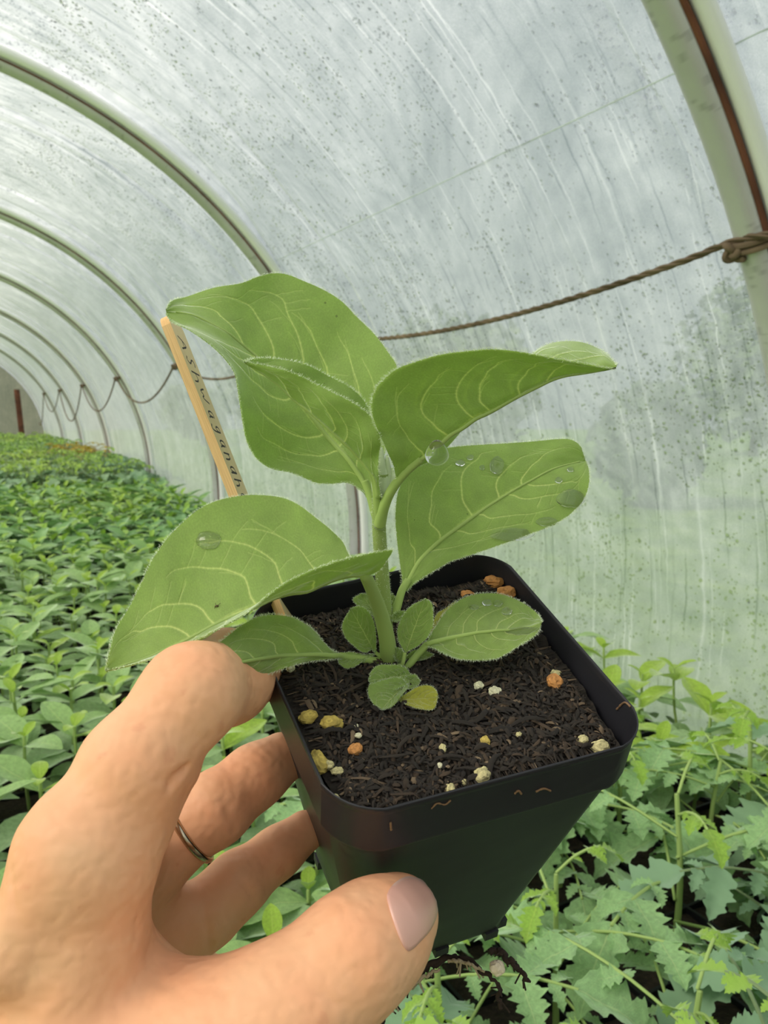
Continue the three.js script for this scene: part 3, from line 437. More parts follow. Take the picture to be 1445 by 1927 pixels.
// big left front leaf
petiole([731, 1246, 729, 1210, 718, 1160, 700, 1110, 686, 1080], [0.2325, 0.227, 0.2205, 0.2125, 0.207], 0.0023, 0.0015);
leaf([[697, 1082, 714, 1072, 728, 1052, 738, 1034, 720, 1037, 700, 1040, 678, 1045, 637, 1055, 574, 1078, 520, 1107, 490, 1132, 471, 1149, 412, 1182, 346, 1215, 284, 1240, 226, 1256, 200, 1262], [0.2065, 0.2, 0.195, 0.192, 0.19, 0.189]],
  [[690, 1082, 674, 1081, 637, 1087, 595, 1104, 574, 1113, 545, 1116, 512, 1127, 471, 1147, 412, 1172, 346, 1207, 284, 1234, 226, 1254, 199, 1262], [0.2075, 0.205, 0.202, 0.199, 0.194, 0.189]],
  [[682, 1078, 672, 1062, 657, 1045, 645, 1020, 620, 995, 595, 975, 562, 950, 533, 937, 496, 932, 462, 932, 412, 941, 375, 958, 342, 985, 309, 1020, 284, 1058, 267, 1095, 242, 1145, 217, 1186, 205, 1228, 199, 1261], [0.2075, 0.217, 0.223, 0.219, 0.206, 0.189]], gC, { label: 'broad leaf on the left with one large water drop', rows: 64, bulge: 0.05 });
// lower left leaf
petiole([726, 1246, 700, 1243, 668, 1238, 640, 1234], [0.2325, 0.2285, 0.2255, 0.2225], 0.0011, 0.0009);
leaf([[643, 1238, 637, 1239, 612, 1241, 583, 1244, 554, 1251, 512, 1265, 471, 1280, 429, 1290, 396, 1294, 367, 1290, 350, 1280, 343, 1268], [0.223, 0.214, 0.204, 0.194, 0.184, 0.176]],
  [[645, 1236, 625, 1234, 591, 1232, 535, 1234, 490, 1240, 446, 1248, 396, 1259, 342, 1267], [0.223, 0.215, 0.206, 0.196, 0.186, 0.176]],
  [[643, 1233, 637, 1230, 616, 1216, 595, 1191, 574, 1174, 550, 1162, 512, 1157, 479, 1163, 450, 1180, 421, 1203, 388, 1228, 359, 1243, 345, 1256, 342, 1266], [0.223, 0.2185, 0.211, 0.2, 0.188, 0.176]], gC, { label: 'smaller lower leaf lying over the fingers', bulge: -0.05 });
// lower right leaf
petiole([738, 1250, 760, 1258, 784, 1234, 804, 1212], [0.2325, 0.2305, 0.23, 0.2295], 0.001, 0.0009);
leaf([[802, 1216, 816, 1220, 837, 1230, 864, 1240, 920, 1241, 941, 1236, 975, 1216, 1010, 1192, 1018, 1176], [0.2295, 0.2235, 0.222, 0.223, 0.2275]],
  [[802, 1213, 826, 1206, 854, 1199, 899, 1190, 941, 1187, 993, 1180, 1019, 1172], [0.2295, 0.2285, 0.2285, 0.228, 0.2275]],
  [[802, 1210, 816, 1185, 840, 1150, 864, 1130, 892, 1119, 934, 1117, 961, 1124, 986, 1136, 1006, 1150, 1017, 1163, 1020, 1170], [0.2295, 0.237, 0.24, 0.236, 0.2275]], gC, { label: 'wet lower leaf on the right over the soil', bulge: -0.05 });
// the small leaves round the base: outline base -> tip on both sides
function smallLeaf(L, T, R, dep, mat, label) {                                                       // L, R: the two sides without the ends, T: [base x, y, tip x, y]
  const [bx, by, tx, ty] = T, mid = []; for (let i = 0; i <= 4; i++) mid.push(bx + (tx - bx) * i / 4, by + (ty - by) * i / 4);
  const dm = [dep[0], (dep[0] + dep[1]) / 2 + (dep[4] ?? 0.0006), dep[1]];
  leaf([[bx, by, ...L, tx, ty], [dep[0], dep[2], dep[1]]], [mid, dm], [[bx, by, ...R, tx, ty], [dep[0], dep[3], dep[1]]], mat, { small: true, rows: 20, cols: 5, label, bulge: 0.04, ripple: 0.5, hair: 0.00028 });
}
petiole([731, 1246, 720, 1238, 706, 1228], [0.2325, 0.2305, 0.2295], 0.0006, 0.0005);
smallLeaf([700, 1221, 688, 1228, 667, 1216, 650, 1199, 644, 1178], [706, 1229, 660, 1145], [707, 1215, 707, 1195, 702, 1168, 691, 1149, 677, 1141], [0.2295, 0.2265, 0.226, 0.2275], gD, 'small oval leaf left of the stem');
petiole([738, 1250, 750, 1253, 757, 1250, 762, 1228], [0.2325, 0.229, 0.227, 0.2265], 0.0006, 0.0005);
smallLeaf([750, 1206, 749, 1181, 757, 1161, 771, 1143], [763, 1228, 800, 1127], [785, 1216, 802, 1202, 814, 1178, 815, 1154, 812, 1135], [0.2265, 0.223, 0.2245, 0.2245], gD, 'small upright oval leaf right of the stem');
petiole([734, 1250, 752, 1266, 768, 1270], [0.2295, 0.2255, 0.2235], 0.0006, 0.0005);
smallLeaf([765, 1258, 754, 1253, 733, 1251, 712, 1252, 699, 1263], [773, 1270, 694, 1281], [769, 1284, 747, 1296, 716, 1303, 702, 1297], [0.2225, 0.2145, 0.2185, 0.2155], gA, 'wet rounded leaf at the foot of the plant');
smallLeaf([752, 1275, 715, 1282, 695, 1289, 693, 1306, 702, 1323], [764, 1286, 718, 1335], [768, 1292, 754, 1308, 745, 1322, 734, 1331], [0.2195, 0.2105, 0.2135, 0.2125], gD, 'rounded leaf under the wet one at the foot of the plant');
petiole([736, 1252, 752, 1285, 756, 1312], [0.2285, 0.2215, 0.2165], 0.0005, 0.0005);
smallLeaf([768, 1303, 788, 1292, 806, 1290, 820, 1298], [748, 1317, 824, 1312], [768, 1327, 795, 1334, 815, 1334], [0.2155, 0.211, 0.214, 0.21], gY, 'yellowed old leaf at the foot of the plant');
smallLeaf([681, 1232, 664, 1228, 650, 1229], [705, 1231, 636, 1238], [691, 1238, 667, 1254, 650, 1257, 638, 1247], [0.229, 0.2215, 0.2245, 0.2215], gC, 'small leaf in front of the lower left leaf');
smallLeaf([690, 1150, 672, 1138, 664, 1127], [715, 1168, 680, 1117], [720, 1140, 708, 1124, 694, 1118], [0.2305, 0.235, 0.233, 0.235], gD, 'small leaf behind the stem on the left');
smallLeaf([730, 1140, 728, 1122], [742, 1165, 738, 1117], [750, 1148, 748, 1130], [0.2315, 0.234, 0.234, 0.233], gD, 'narrow leaf behind the stem');
smallLeaf([744, 1153, 757, 1150], [735, 1168, 772, 1153], [750, 1168, 766, 1163], [0.2275, 0.2255, 0.2265, 0.225], gC, 'tiny leaf right of the stem');
smallLeaf([775, 1226, 795, 1223], [760, 1240, 816, 1232], [775, 1243, 800, 1240], [0.2315, 0.232, 0.2325, 0.231], gC, 'pale tiny leaf behind the right petiole');
smallLeaf([765, 1274, 781, 1270], [758, 1282, 791, 1281], [768, 1296, 784, 1291], [0.2215, 0.219, 0.2205, 0.2185], gD, 'tiny leaf right of the wet one at the foot of the plant');
smallLeaf([744, 1240, 738, 1228], [752, 1254, 742, 1218], [762, 1240, 756, 1222], [0.23, 0.2265, 0.2275, 0.2275], gD, 'tiny leaf in front of the stem foot');
smallLeaf([814, 1178, 822, 1155, 838, 1145], [806, 1200, 858, 1130], [820, 1188, 838, 1162, 852, 1145], [0.2335, 0.243, 0.24, 0.24], gY, 'yellowing leaf tucked behind the lower right leaf');
// silvery growing tip
{ const b = U(716, 950, 0.2135); const g = []; for (let k = 0; k < 5; k++) { const t = [[718, 842], [728, 856], [709, 862], [737, 880], [722, 868]][k]; g.push(tubeGeo([U(717, 955, 0.2135), U((717 + t[0]) / 2 + (t[0] - 718) * 0.6, 905, 0.212 + 0.001 * (k % 2)), U(t[0], t[1], 0.2125)], (x) => 0.0011 * Math.sin(Math.PI * (0.12 + 0.86 * x)) + 0.0002, 8, 20)); }
  const m = part('growing_tip', mergeGeometries(g), MP({ color: 0xc3cfae, roughness: 0.8, sheen: 1, sheenColor: new THREE.Color(0xf4f7ec), sheenRoughness: 0.4 }), plant); m.userData.label = 'silvery folded growing tip'; }

// ---------------------------------------------------------------- water on the leaves
const ray = new THREE.Raycaster(); scene.updateMatrixWorld(true);
const leafMeshes = plant.children.filter((c) => c.name === 'leaf');
const water = MP({ color: 0xffffff, roughness: 0.01, transmission: 1, thickness: 0.003, ior: 1.33 });
function hitLeaf(px, py) { ray.set(camera.position, rayTo(px, py)); return ray.intersectObjects(leafMeshes, false)[0]; }
{
  const drops = [
    [392, 1017, 24, 17, 'large water drop on the broad left leaf', 0.5], [935, 876, 13, 17, 'round water drop in the upper part of the right flat leaf', 0.6], [1075, 938, 26, 17, 'wide water drop at the right end of the flat leaf', 0.3], [1028, 982, 20, 9, 'bright oval drop at the lower edge of the flat leaf', 0.5], [962, 1006, 42, 12, 'long puddle along the lower edge of the flat leaf', 0.2],
    [866, 872, 9, 6, 'small drop at the upper left of the flat leaf', 0.5], [885, 861, 7, 5, 'small drop near the top edge of the flat leaf, right of another', 0.5], [907, 880, 5, 5, 'tiny drop left of the round drop on the flat leaf', 0.5], [1073, 884, 6, 5, 'tiny drop near the right end of the flat leaf', 0.6], [1051, 904, 7, 6, 'small flat drop above the wide drop on the flat leaf', 0.4],
    [892, 1143, 9, 5, 'first of three drops in a row on the wet lower right leaf', 0.6], [916, 1135, 9, 6, 'second of three drops in a row on the wet lower right leaf', 0.6], [937, 1136, 9, 6, 'third of three drops in a row on the wet lower right leaf', 0.6], [954, 1151, 10, 7, 'drop below the row on the wet lower right leaf', 0.6], [985, 1188, 34, 8, 'long film of water at the tip of the wet lower right leaf', 0.25],
  ];
  for (const [x, y, w, h, label, dome] of drops) {
    const c = hitLeaf(x, y), ex = hitLeaf(x + 3, y), ey = hitLeaf(x, y - 3); if (!c || !ex || !ey) { console.log('no leaf at', x, y); continue; }
    const ax = ex.point.clone().sub(c.point).multiplyScalar(w / 3), ay = ey.point.clone().sub(c.point).multiplyScalar(h / 3); if (ax.length() > 0.01 || ay.length() > 0.01) { ax.setLength(Math.min(ax.length(), 0.006)); ay.setLength(Math.min(ay.length(), 0.004)); }
    const nr = ax.clone().cross(ay).normalize(), hh = Math.min(ax.length(), ay.length()) * dome, o = x * 0.1;
    const g = new THREE.SphereGeometry(1, 24, 16), q = g.attributes.position;
    for (let i = 0; i < q.count; i++) { const a = q.getX(i), b = q.getY(i), cc = q.getZ(i), k = 1 + 0.16 * N3(a * 1.6 + o, b * 1.6, o), v = ax.clone().multiplyScalar(a * k).addScaledVector(ay, b * k).addScaledVector(nr, cc > 0 ? cc * hh : cc * hh * 0.12); q.setXYZ(i, v.x, v.y, v.z); }
    g.computeVertexNormals(); const m = shade(new THREE.Mesh(g, water)); m.name = numbered('water_drop'); m.position.copy(c.point).addScaledVector(nr, 0.00012); tag(m, label, 'water drop', 'water drops on the plant'); scene.add(m);
  }
  const c = U(822, 856, 0.1995), g = new THREE.SphereGeometry(0.0027, 28, 20), q = g.attributes.position; for (let i = 0; i < q.count; i++) { const y = q.getY(i) / 0.0027; q.setXYZ(i, q.getX(i) * (y > 0 ? 1 - 0.25 * y : 1), q.getY(i) * (y > 0 ? 1.25 : 0.9), q.getZ(i)); } g.computeVertexNormals();
  const m = shade(new THREE.Mesh(g, water)); m.name = numbered('water_drop'); m.position.copy(c); tag(m, 'clear water drop hanging under the bright right leaf', 'water drop', 'water drops on the plant'); scene.add(m);
  // a gnat on the broad left leaf
  const p = hitLeaf(408, 1142); if (p) { const nr = p.face.normal.clone(); if (nr.dot(rayTo(408, 1142)) > 0) nr.negate(); const b = tubeGeo([p.point.clone().addScaledVector(TN, -0.0005), p.point.clone().addScaledVector(nr, 0.0004), p.point.clone().addScaledVector(TN, 0.0007)], (t) => 0.00022 * Math.sin(Math.PI * (0.1 + 0.8 * t)), 6, 8), legs = []; for (let k = 0; k < 4; k++) legs.push(tubeGeo([p.point.clone().addScaledVector(nr, 0.0003), p.point.clone().add(V(0.0006 * (k - 1.5), 0.0008 * (k % 2 ? 1 : -1), 0)).addScaledVector(nr, 0.0001)], 0.00005, 4, 4)); solo('gnat', mergeGeometries([b, ...legs]), M({ color: 0x4a3620, roughness: 0.6 }), 'tiny brown gnat sitting on the broad left leaf', 'insect'); }
}

// ---------------------------------------------------------------- the hand
const toCam = CAM.clone().invert();
const J = (px, py, d) => V((px - W / 2) / F * d * S, (H / 2 - py) / F * d * S, -d * S);                // joints in the camera's frame, turned into the place at the end
const bone = (a, b, ra, rb) => ({ a: J(...a), b: J(...b), ra, rb });
const tri = (a, b, c, r) => ({ t: [J(...a), J(...b), J(...c)], r });
const iM = [166, 1612, 0.169], mM = [240, 1640, 0.215], rM = [318, 1772, 0.226], pM = [330, 1862, 0.236], tM = [462, 1968, 0.163], C0 = [130, 2010, 0.163], WR = [-160, 2070, 0.174], E2 = [222, 1846, 0.179];
const palm = [
  tri([0, 1990, 0.168], iM, C0, 0.0112), tri(iM, C0, E2, 0.0085), tri(C0, E2, tM, 0.009), tri([-90, 2050, 0.2], mM, pM, 0.0098), tri([-90, 2050, 0.2], pM, [160, 2110, 0.215], 0.0098), tri(iM, mM, [-20, 2000, 0.19], 0.0098),
  bone(WR, [-520, 2560, 0.17], 0.026, 0.03), bone([-100, 2080, 0.17], [-200, 2120, 0.19], 0.022, 0.024), bone(C0, tM, 0.0135, 0.0122), bone(iM, [250, 1545, 0.178], 0.0112, 0.0075), bone([84, 1578, 0.163], [106, 1540, 0.165], 0.0035, 0.003), bone([20, 1800, 0.158], [118, 1594, 0.162], 0.0058, 0.0055),
];
const fingers = [
  [bone(iM, [250, 1446, 0.174], 0.0106, 0.0097), bone([250, 1446, 0.174], [360, 1306, 0.184], 0.0097, 0.0096), bone([360, 1306, 0.184], [424, 1274, 0.206], 0.0096, 0.0102), bone([424, 1274, 0.206], [462, 1264, 0.226], 0.0102, 0.0096), bone([262, 1505, 0.18], [318, 1440, 0.183], 0.006, 0.0056), bone([310, 1468, 0.181], [322, 1452, 0.181], 0.004, 0.0035)],
  [bone(mM, [318, 1588, 0.219], 0.0092, 0.0081), bone([318, 1588, 0.219], [404, 1522, 0.222], 0.0081, 0.0083), bone([404, 1522, 0.222], [478, 1462, 0.231], 0.0083, 0.0074), bone([478, 1462, 0.231], [530, 1427, 0.238], 0.0074, 0.0068)],
  [bone(rM, [392, 1716, 0.23], 0.0092, 0.0078), bone([392, 1716, 0.23], [448, 1662, 0.234], 0.0078, 0.0074), bone([448, 1662, 0.234], [520, 1606, 0.241], 0.0074, 0.0060), bone([520, 1606, 0.241], [573, 1565, 0.246], 0.0060, 0.0056)],
  [bone(pM, [440, 1865, 0.243], 0.0085, 0.007), bone([440, 1865, 0.243], [530, 1830, 0.243], 0.007, 0.006), bone([530, 1830, 0.243], [590, 1800, 0.238], 0.006, 0.0055)],
  [bone(tM, [566, 1889, 0.166], 0.0122, 0.0112), bone([566, 1889, 0.166], [662, 1800, 0.171], 0.0112, 0.0107), bone([662, 1800, 0.171], [712, 1757, 0.178], 0.0107, 0.0098), bone([712, 1757, 0.178], [752, 1722, 0.1852], 0.0098, 0.0080)],
];
function dBone(p, b) { const ba = b.b.x - b.a.x, bb = b.b.y - b.a.y, bc = b.b.z - b.a.z, pa = p.x - b.a.x, pb = p.y - b.a.y, pc = p.z - b.a.z, h = Math.max(0, Math.min(1, (pa * ba + pb * bb + pc * bc) / (ba * ba + bb * bb + bc * bc))), x = pa - ba * h, y = pb - bb * h, z = pc - bc * h; return Math.sqrt(x * x + y * y + z * z) - (b.ra + (b.rb - b.ra) * h); }
const T_ = new THREE.Triangle(), q_ = V();
function dTri(p, t) { T_.set(...t.t); T_.closestPointToPoint(p, q_); return q_.distanceTo(p) - t.r; }
const smin = (a, b, k) => { const h = Math.max(0, k - Math.abs(a - b)) / k; return Math.min(a, b) - h * h * k * 0.25; };
// skin creases: shallow grooves along lines
const creases = [
  [[[300, 1490, 0.168], [322, 1466, 0.168], [345, 1440, 0.172]], 0.0012, 0.0011], [[[205, 1462, 0.153], [262, 1452, 0.157], [312, 1470, 0.166]], 0.0005, 0.0007], [[[392, 1300, 0.185], [404, 1345, 0.185], [418, 1380, 0.19]], 0.0009, 0.0009], [[[600, 1740, 0.157], [640, 1780, 0.156], [668, 1850, 0.158]], 0.0003, 0.0006], [[[616, 1726, 0.158], [658, 1768, 0.157], [690, 1840, 0.159]], 0.0003, 0.0006], [[[585, 1752, 0.156], [622, 1800, 0.155], [640, 1860, 0.157]], 0.00025, 0.0005],
  [[[640, 1724, 0.158], [676, 1762, 0.157], [702, 1826, 0.159]], 0.0002, 0.0005], [[[560, 1775, 0.156], [600, 1830, 0.155]], 0.0002, 0.0005], [[[470, 1830, 0.155], [560, 1850, 0.154], [640, 1890, 0.156]], 0.0002, 0.0006], [[[20, 1640, 0.156], [30, 1740, 0.152], [10, 1850, 0.15]], 0.0003, 0.0008], [[[255, 1268, 0.172], [300, 1300, 0.17], [345, 1330, 0.171]], 0.00025, 0.0006], [[[240, 1300, 0.17], [285, 1330, 0.168], [330, 1352, 0.17]], 0.0002, 0.0006], [[[290, 1240, 0.176], [325, 1275, 0.174], [362, 1300, 0.174]], 0.0002, 0.0006], [[[240, 1590, 0.164], [215, 1640, 0.162], [205, 1720, 0.161]], 0.0003, 0.001], [[[260, 1640, 0.168], [250, 1730, 0.164], [290, 1830, 0.163]], 0.0004, 0.001], [[[300, 1850, 0.163], [360, 1872, 0.16], [430, 1868, 0.157]], 0.0003, 0.0009],
  [[[422, 1500, 0.213], [430, 1530, 0.213], [440, 1566, 0.214]], 0.0006, 0.0009], [[[442, 1640, 0.226], [462, 1668, 0.226], [480, 1700, 0.227]], 0.0005, 0.0009], [[[382, 1660, 0.222], [386, 1730, 0.22], [398, 1800, 0.222]], 0.0008, 0.001], [[[250, 1600, 0.175], [285, 1700, 0.177], [330, 1790, 0.178], [395, 1830, 0.176]], 0.0007, 0.0012],
].map(([p, d, w]) => ({ segs: p.slice(1).map((q, i) => ({ a: J(...p[i]), b: J(...q), ra: 0, rb: 0 })), d, w }));
function handField(p) {
  let d = 1; for (const q of palm) d = smin(d, q.t ? dTri(p, q) : dBone(p, q), 0.005);
  let out = d; for (const f of fingers) { let e = 1; for (const b of f) e = smin(e, dBone(p, b), 0.0045); out = Math.min(out, smin(d, e, f === fingers[4] ? 0.010 : 0.0055)); }
  if (Math.abs(out) < 0.004) for (const c of creases) { let e = 1; for (const s of c.segs) e = Math.min(e, dBone(p, s)); if (e < c.w * 3.2) out += c.d * Math.exp(-((e / c.w) ** 2)); }
  return out;
}
function surfaceNets(f, lo, hi, h) {
  const n = ['x', 'y', 'z'].map((k) => Math.ceil((hi[k] - lo[k]) / h) + 1), [nx, ny, nz] = n, D = new Float32Array(nx * ny * nz), p = V();
  // coarse pass first so that far cells are not sampled
  const B = 6; D.fill(1);
  for (let Z = 0; Z < nz; Z += B) for (let Y = 0; Y < ny; Y += B) for (let X = 0; X < nx; X += B) {
    p.set(lo.x + (X + B / 2) * h, lo.y + (Y + B / 2) * h, lo.z + (Z + B / 2) * h); const c = f(p); if (Math.abs(c) > h * B * 1.5 + 0.003) { if (c < 0) for (let z = Z; z < Math.min(nz, Z + B); z++) for (let y = Y; y < Math.min(ny, Y + B); y++) D.fill(-1, (z * ny + y) * nx + X, (z * ny + y) * nx + Math.min(nx, X + B)); continue; }
    for (let z = Z; z < Math.min(nz, Z + B); z++) for (let y = Y; y < Math.min(ny, Y + B); y++) for (let x = X; x < Math.min(nx, X + B); x++) { p.set(lo.x + x * h, lo.y + y * h, lo.z + z * h); D[(z * ny + y) * nx + x] = f(p); }
  }
  const id = new Int32Array(nx * ny * nz).fill(-1), P = [], I = [], K = (x, y, z) => (z * ny + y) * nx + x;
  const E = []; for (let a = 0; a < 8; a++) for (const b of [1, 2, 4]) if (!(a & b)) E.push([a, a | b]);
  for (let z = 0; z < nz - 1; z++) for (let y = 0; y < ny - 1; y++) for (let x = 0; x < nx - 1; x++) {
    let m = 0; const v = []; for (let a = 0; a < 8; a++) { const q = D[K(x + (a & 1), y + ((a >> 1) & 1), z + (a >> 2))]; v.push(q); if (q < 0) m |= 1 << a; } if (m === 0 || m === 255) continue;
    let cx = 0, cy = 0, cz = 0, c = 0; for (const [a, b] of E) if ((v[a] < 0) !== (v[b] < 0)) { const t = v[a] / (v[a] - v[b]); cx += (a & 1) + t * ((b & 1) - (a & 1)); cy += ((a >> 1) & 1) + t * (((b >> 1) & 1) - ((a >> 1) & 1)); cz += (a >> 2) + t * ((b >> 2) - (a >> 2)); c++; }
    id[K(x, y, z)] = P.length / 3; P.push(lo.x + (x + cx / c) * h, lo.y + (y + cy / c) * h, lo.z + (z + cz / c) * h);
  }
  const quad = (a, b, c, d, s) => { if (a < 0 || b < 0 || c < 0 || d < 0) return; s ? I.push(a, b, c, a, c, d) : I.push(a, c, b, a, d, c); };
  for (let z = 1; z < nz - 1; z++) for (let y = 1; y < ny - 1; y++) for (let x = 1; x < nx - 1; x++) {
    const d = D[K(x, y, z)] < 0;
    if (d !== D[K(x + 1, y, z)] < 0) quad(id[K(x, y - 1, z - 1)], id[K(x, y, z - 1)], id[K(x, y, z)], id[K(x, y - 1, z)], d);
    if (d !== D[K(x, y + 1, z)] < 0) quad(id[K(x - 1, y, z - 1)], id[K(x - 1, y, z)], id[K(x, y, z)], id[K(x, y, z - 1)], d);
    if (d !== D[K(x, y, z + 1)] < 0) quad(id[K(x - 1, y - 1, z)], id[K(x, y - 1, z)], id[K(x, y, z)], id[K(x - 1, y, z)], d);
  }
  return [P, I];
}
const person = thing('person', 'left hand with a thin ring holding the black pot between thumb and fingers', 'person', at(100, 1800, 0.15));
{
  const lo = V(1, 1, 1), hi = V(-1, -1, -1); for (const q of [...palm, ...fingers.flat()]) for (const v of q.t ?? [q.a, q.b]) { const r = (q.r ?? Math.max(q.ra, q.rb)) + 0.004; lo.min(v.clone().subScalar(r)); hi.max(v.clone().addScalar(r)); }
  const [P, I] = surfaceNets(handField, lo, hi, 0.0009), n = P.length / 3, uv = [], col = [], nor = [], p = V(), e = 0.0009;
  for (let i = 0; i < n; i++) {
    p.set(P[3 * i], P[3 * i + 1], P[3 * i + 2]);
    const g = V(handField(V(p.x + e, p.y, p.z)) - handField(V(p.x - e, p.y, p.z)), handField(V(p.x, p.y + e, p.z)) - handField(V(p.x, p.y - e, p.z)), handField(V(p.x, p.y, p.z + e)) - handField(V(p.x, p.y, p.z - e))).normalize();
    const w = (x, y, z) => Math.abs(N3(x * 330, y * 330, z * 330)) * 0.55 + 0.28 * N3(x * 560 + 9, y * 560, z * 560) + 0.16 * Math.abs(N3(x * 150 + 3, y * 150, z * 150)), w0 = w(p.x, p.y, p.z), h2 = 0.0005;      // fine skin relief
    g.add(V(w(p.x + h2, p.y, p.z) - w0, w(p.x, p.y + h2, p.z) - w0, w(p.x, p.y, p.z + h2) - w0).multiplyScalar(-0.7)).normalize().transformDirection(CAM); nor.push(g.x, g.y, g.z);
    const b = fbm(p.x * 60, p.y * 60, p.z * 60, 4), b2 = fbm(p.x * 330 + 5, p.y * 330, p.z * 330, 3), fr = N3(p.x * 240, p.y * 240, p.z * 240) > 0.62 ? 0.88 : 1; col.push((0.79 + 0.05 * b + 0.03 * b2) * (0.5 + 0.5 * fr), (0.40 - 0.07 * b + 0.02 * b2) * fr, (0.222 - 0.055 * b + 0.016 * b2) * fr);
    p.applyMatrix4(CAM); P[3 * i] = p.x; P[3 * i + 1] = p.y; P[3 * i + 2] = p.z; uv.push((p.x + 0.35 * p.z) / 0.022, (p.y - 0.3 * p.z) / 0.022);
  }
  const g = geom(P, I, uv, col); g.setAttribute('normal', new THREE.Float32BufferAttribute(nor, 3));
  part('hand', g, MP({ vertexColors: true, roughness: 0.54, specularIntensity: 0.7, sheen: 0.25, sheenColor: new THREE.Color(0xf0a080), sheenRoughness: 0.5 }), person);
  // thumb nail, laid on the finger by following its surface
  const eye = V(), out = [[728, 1684], [731, 1704], [737, 1724], [744, 1745], [752, 1766], [760, 1782], [768, 1790], [777, 1786], [789, 1774], [808, 1753], [820, 1728], [823, 1706], [818, 1684], [806, 1666], [792, 1656], [778, 1651], [764, 1650], [750, 1656], [738, 1666]], cx = 772, cy = 1716;
  const onSkin = (px, py) => { const d = V((px - W / 2) / F, (H / 2 - py) / F, -1).normalize(); let t = 0.1; for (let i = 0; i < 90; i++) { const f = handField(eye.clone().addScaledVector(d, t)); t += f * 0.9; if (f < 1e-5 || t > 0.3) break; } return eye.clone().addScaledVector(d, t); };
  const nr = onSkin(cx, cy).clone(), grad = V(handField(V(nr.x + e, nr.y, nr.z)) - handField(V(nr.x - e, nr.y, nr.z)), handField(V(nr.x, nr.y + e, nr.z)) - handField(V(nr.x, nr.y - e, nr.z)), handField(V(nr.x, nr.y, nr.z + e)) - handField(V(nr.x, nr.y, nr.z - e))).normalize();
  const R = 10, nP = [], nI = [], nC = [], cl = new THREE.CatmullRomCurve3(out.map(([x, y]) => V(x, y, 0)), true), m = 48;
  for (let j = 0; j <= R + 1; j++) for (let i = 0; i <= m; i++) {
    const o = cl.getPoint(i / m % 1), f = Math.min(1, j / R); let k = f, s; do { s = onSkin(cx + (o.x - cx) * k, cy + (o.y - cy) * k); k -= 0.03; } while ((s.length() > 0.2 || Math.abs(handField(s)) > 0.0003) && k > 0);
    s.addScaledVector(grad, j > R ? -0.0006 : 0.00045 * (1 - 0.5 * f ** 6)); s.applyMatrix4(CAM); nP.push(s.x, s.y, s.z);
    const moon = f > 0.9 && i > 26 && i < 46 ? 1.0 : 0; nC.push(0.66 + 0.06 * moon, 0.36 + 0.14 * moon, 0.29 + 0.13 * moon);
  }
  for (let j = 0; j <= R; j++) for (let i = 0; i < m; i++) { const a = j * (m + 1) + i, b = a + m + 1; nI.push(a, b, b + 1, a, b + 1, a + 1); }
  const nail = part('thumbnail', geom(nP, nI, null, nC), MP({ vertexColors: true, roughness: 0.34, clearcoat: 0.3, clearcoatRoughness: 0.3, side: THREE.DoubleSide }), person); nail.userData.label = 'short pink thumbnail';
}
{ // ring on the middle finger
  const b = fingers[1][1], a0 = J(318, 1588, 0.219), dir = J(404, 1522, 0.222).sub(a0), c = a0.clone().addScaledVector(dir, 0.44).applyMatrix4(CAM), ax = dir.normalize().transformDirection(CAM), r = 0.0081 + 0.0007;
  const g = new THREE.LatheGeometry([[r - 0.0006, -0.0008], [r + 0.0002, -0.00095], [r + 0.0007, -0.0006], [r + 0.0009, 0], [r + 0.0007, 0.0006], [r + 0.0002, 0.00095], [r - 0.0006, 0.0008], [r - 0.0006, -0.0008]].map(([x, y]) => new THREE.Vector2(x, y)), 72);
  const m = shade(new THREE.Mesh(g, M({ color: 0xb9ab95, metalness: 1, roughness: 0.22 }))); m.name = 'finger_ring'; m.position.copy(c); m.quaternion.setFromUnitVectors(V(0, 1, 0), ax); tag(m, 'thin plain metal ring on a finger of the hand', 'ring'); scene.add(m);
}
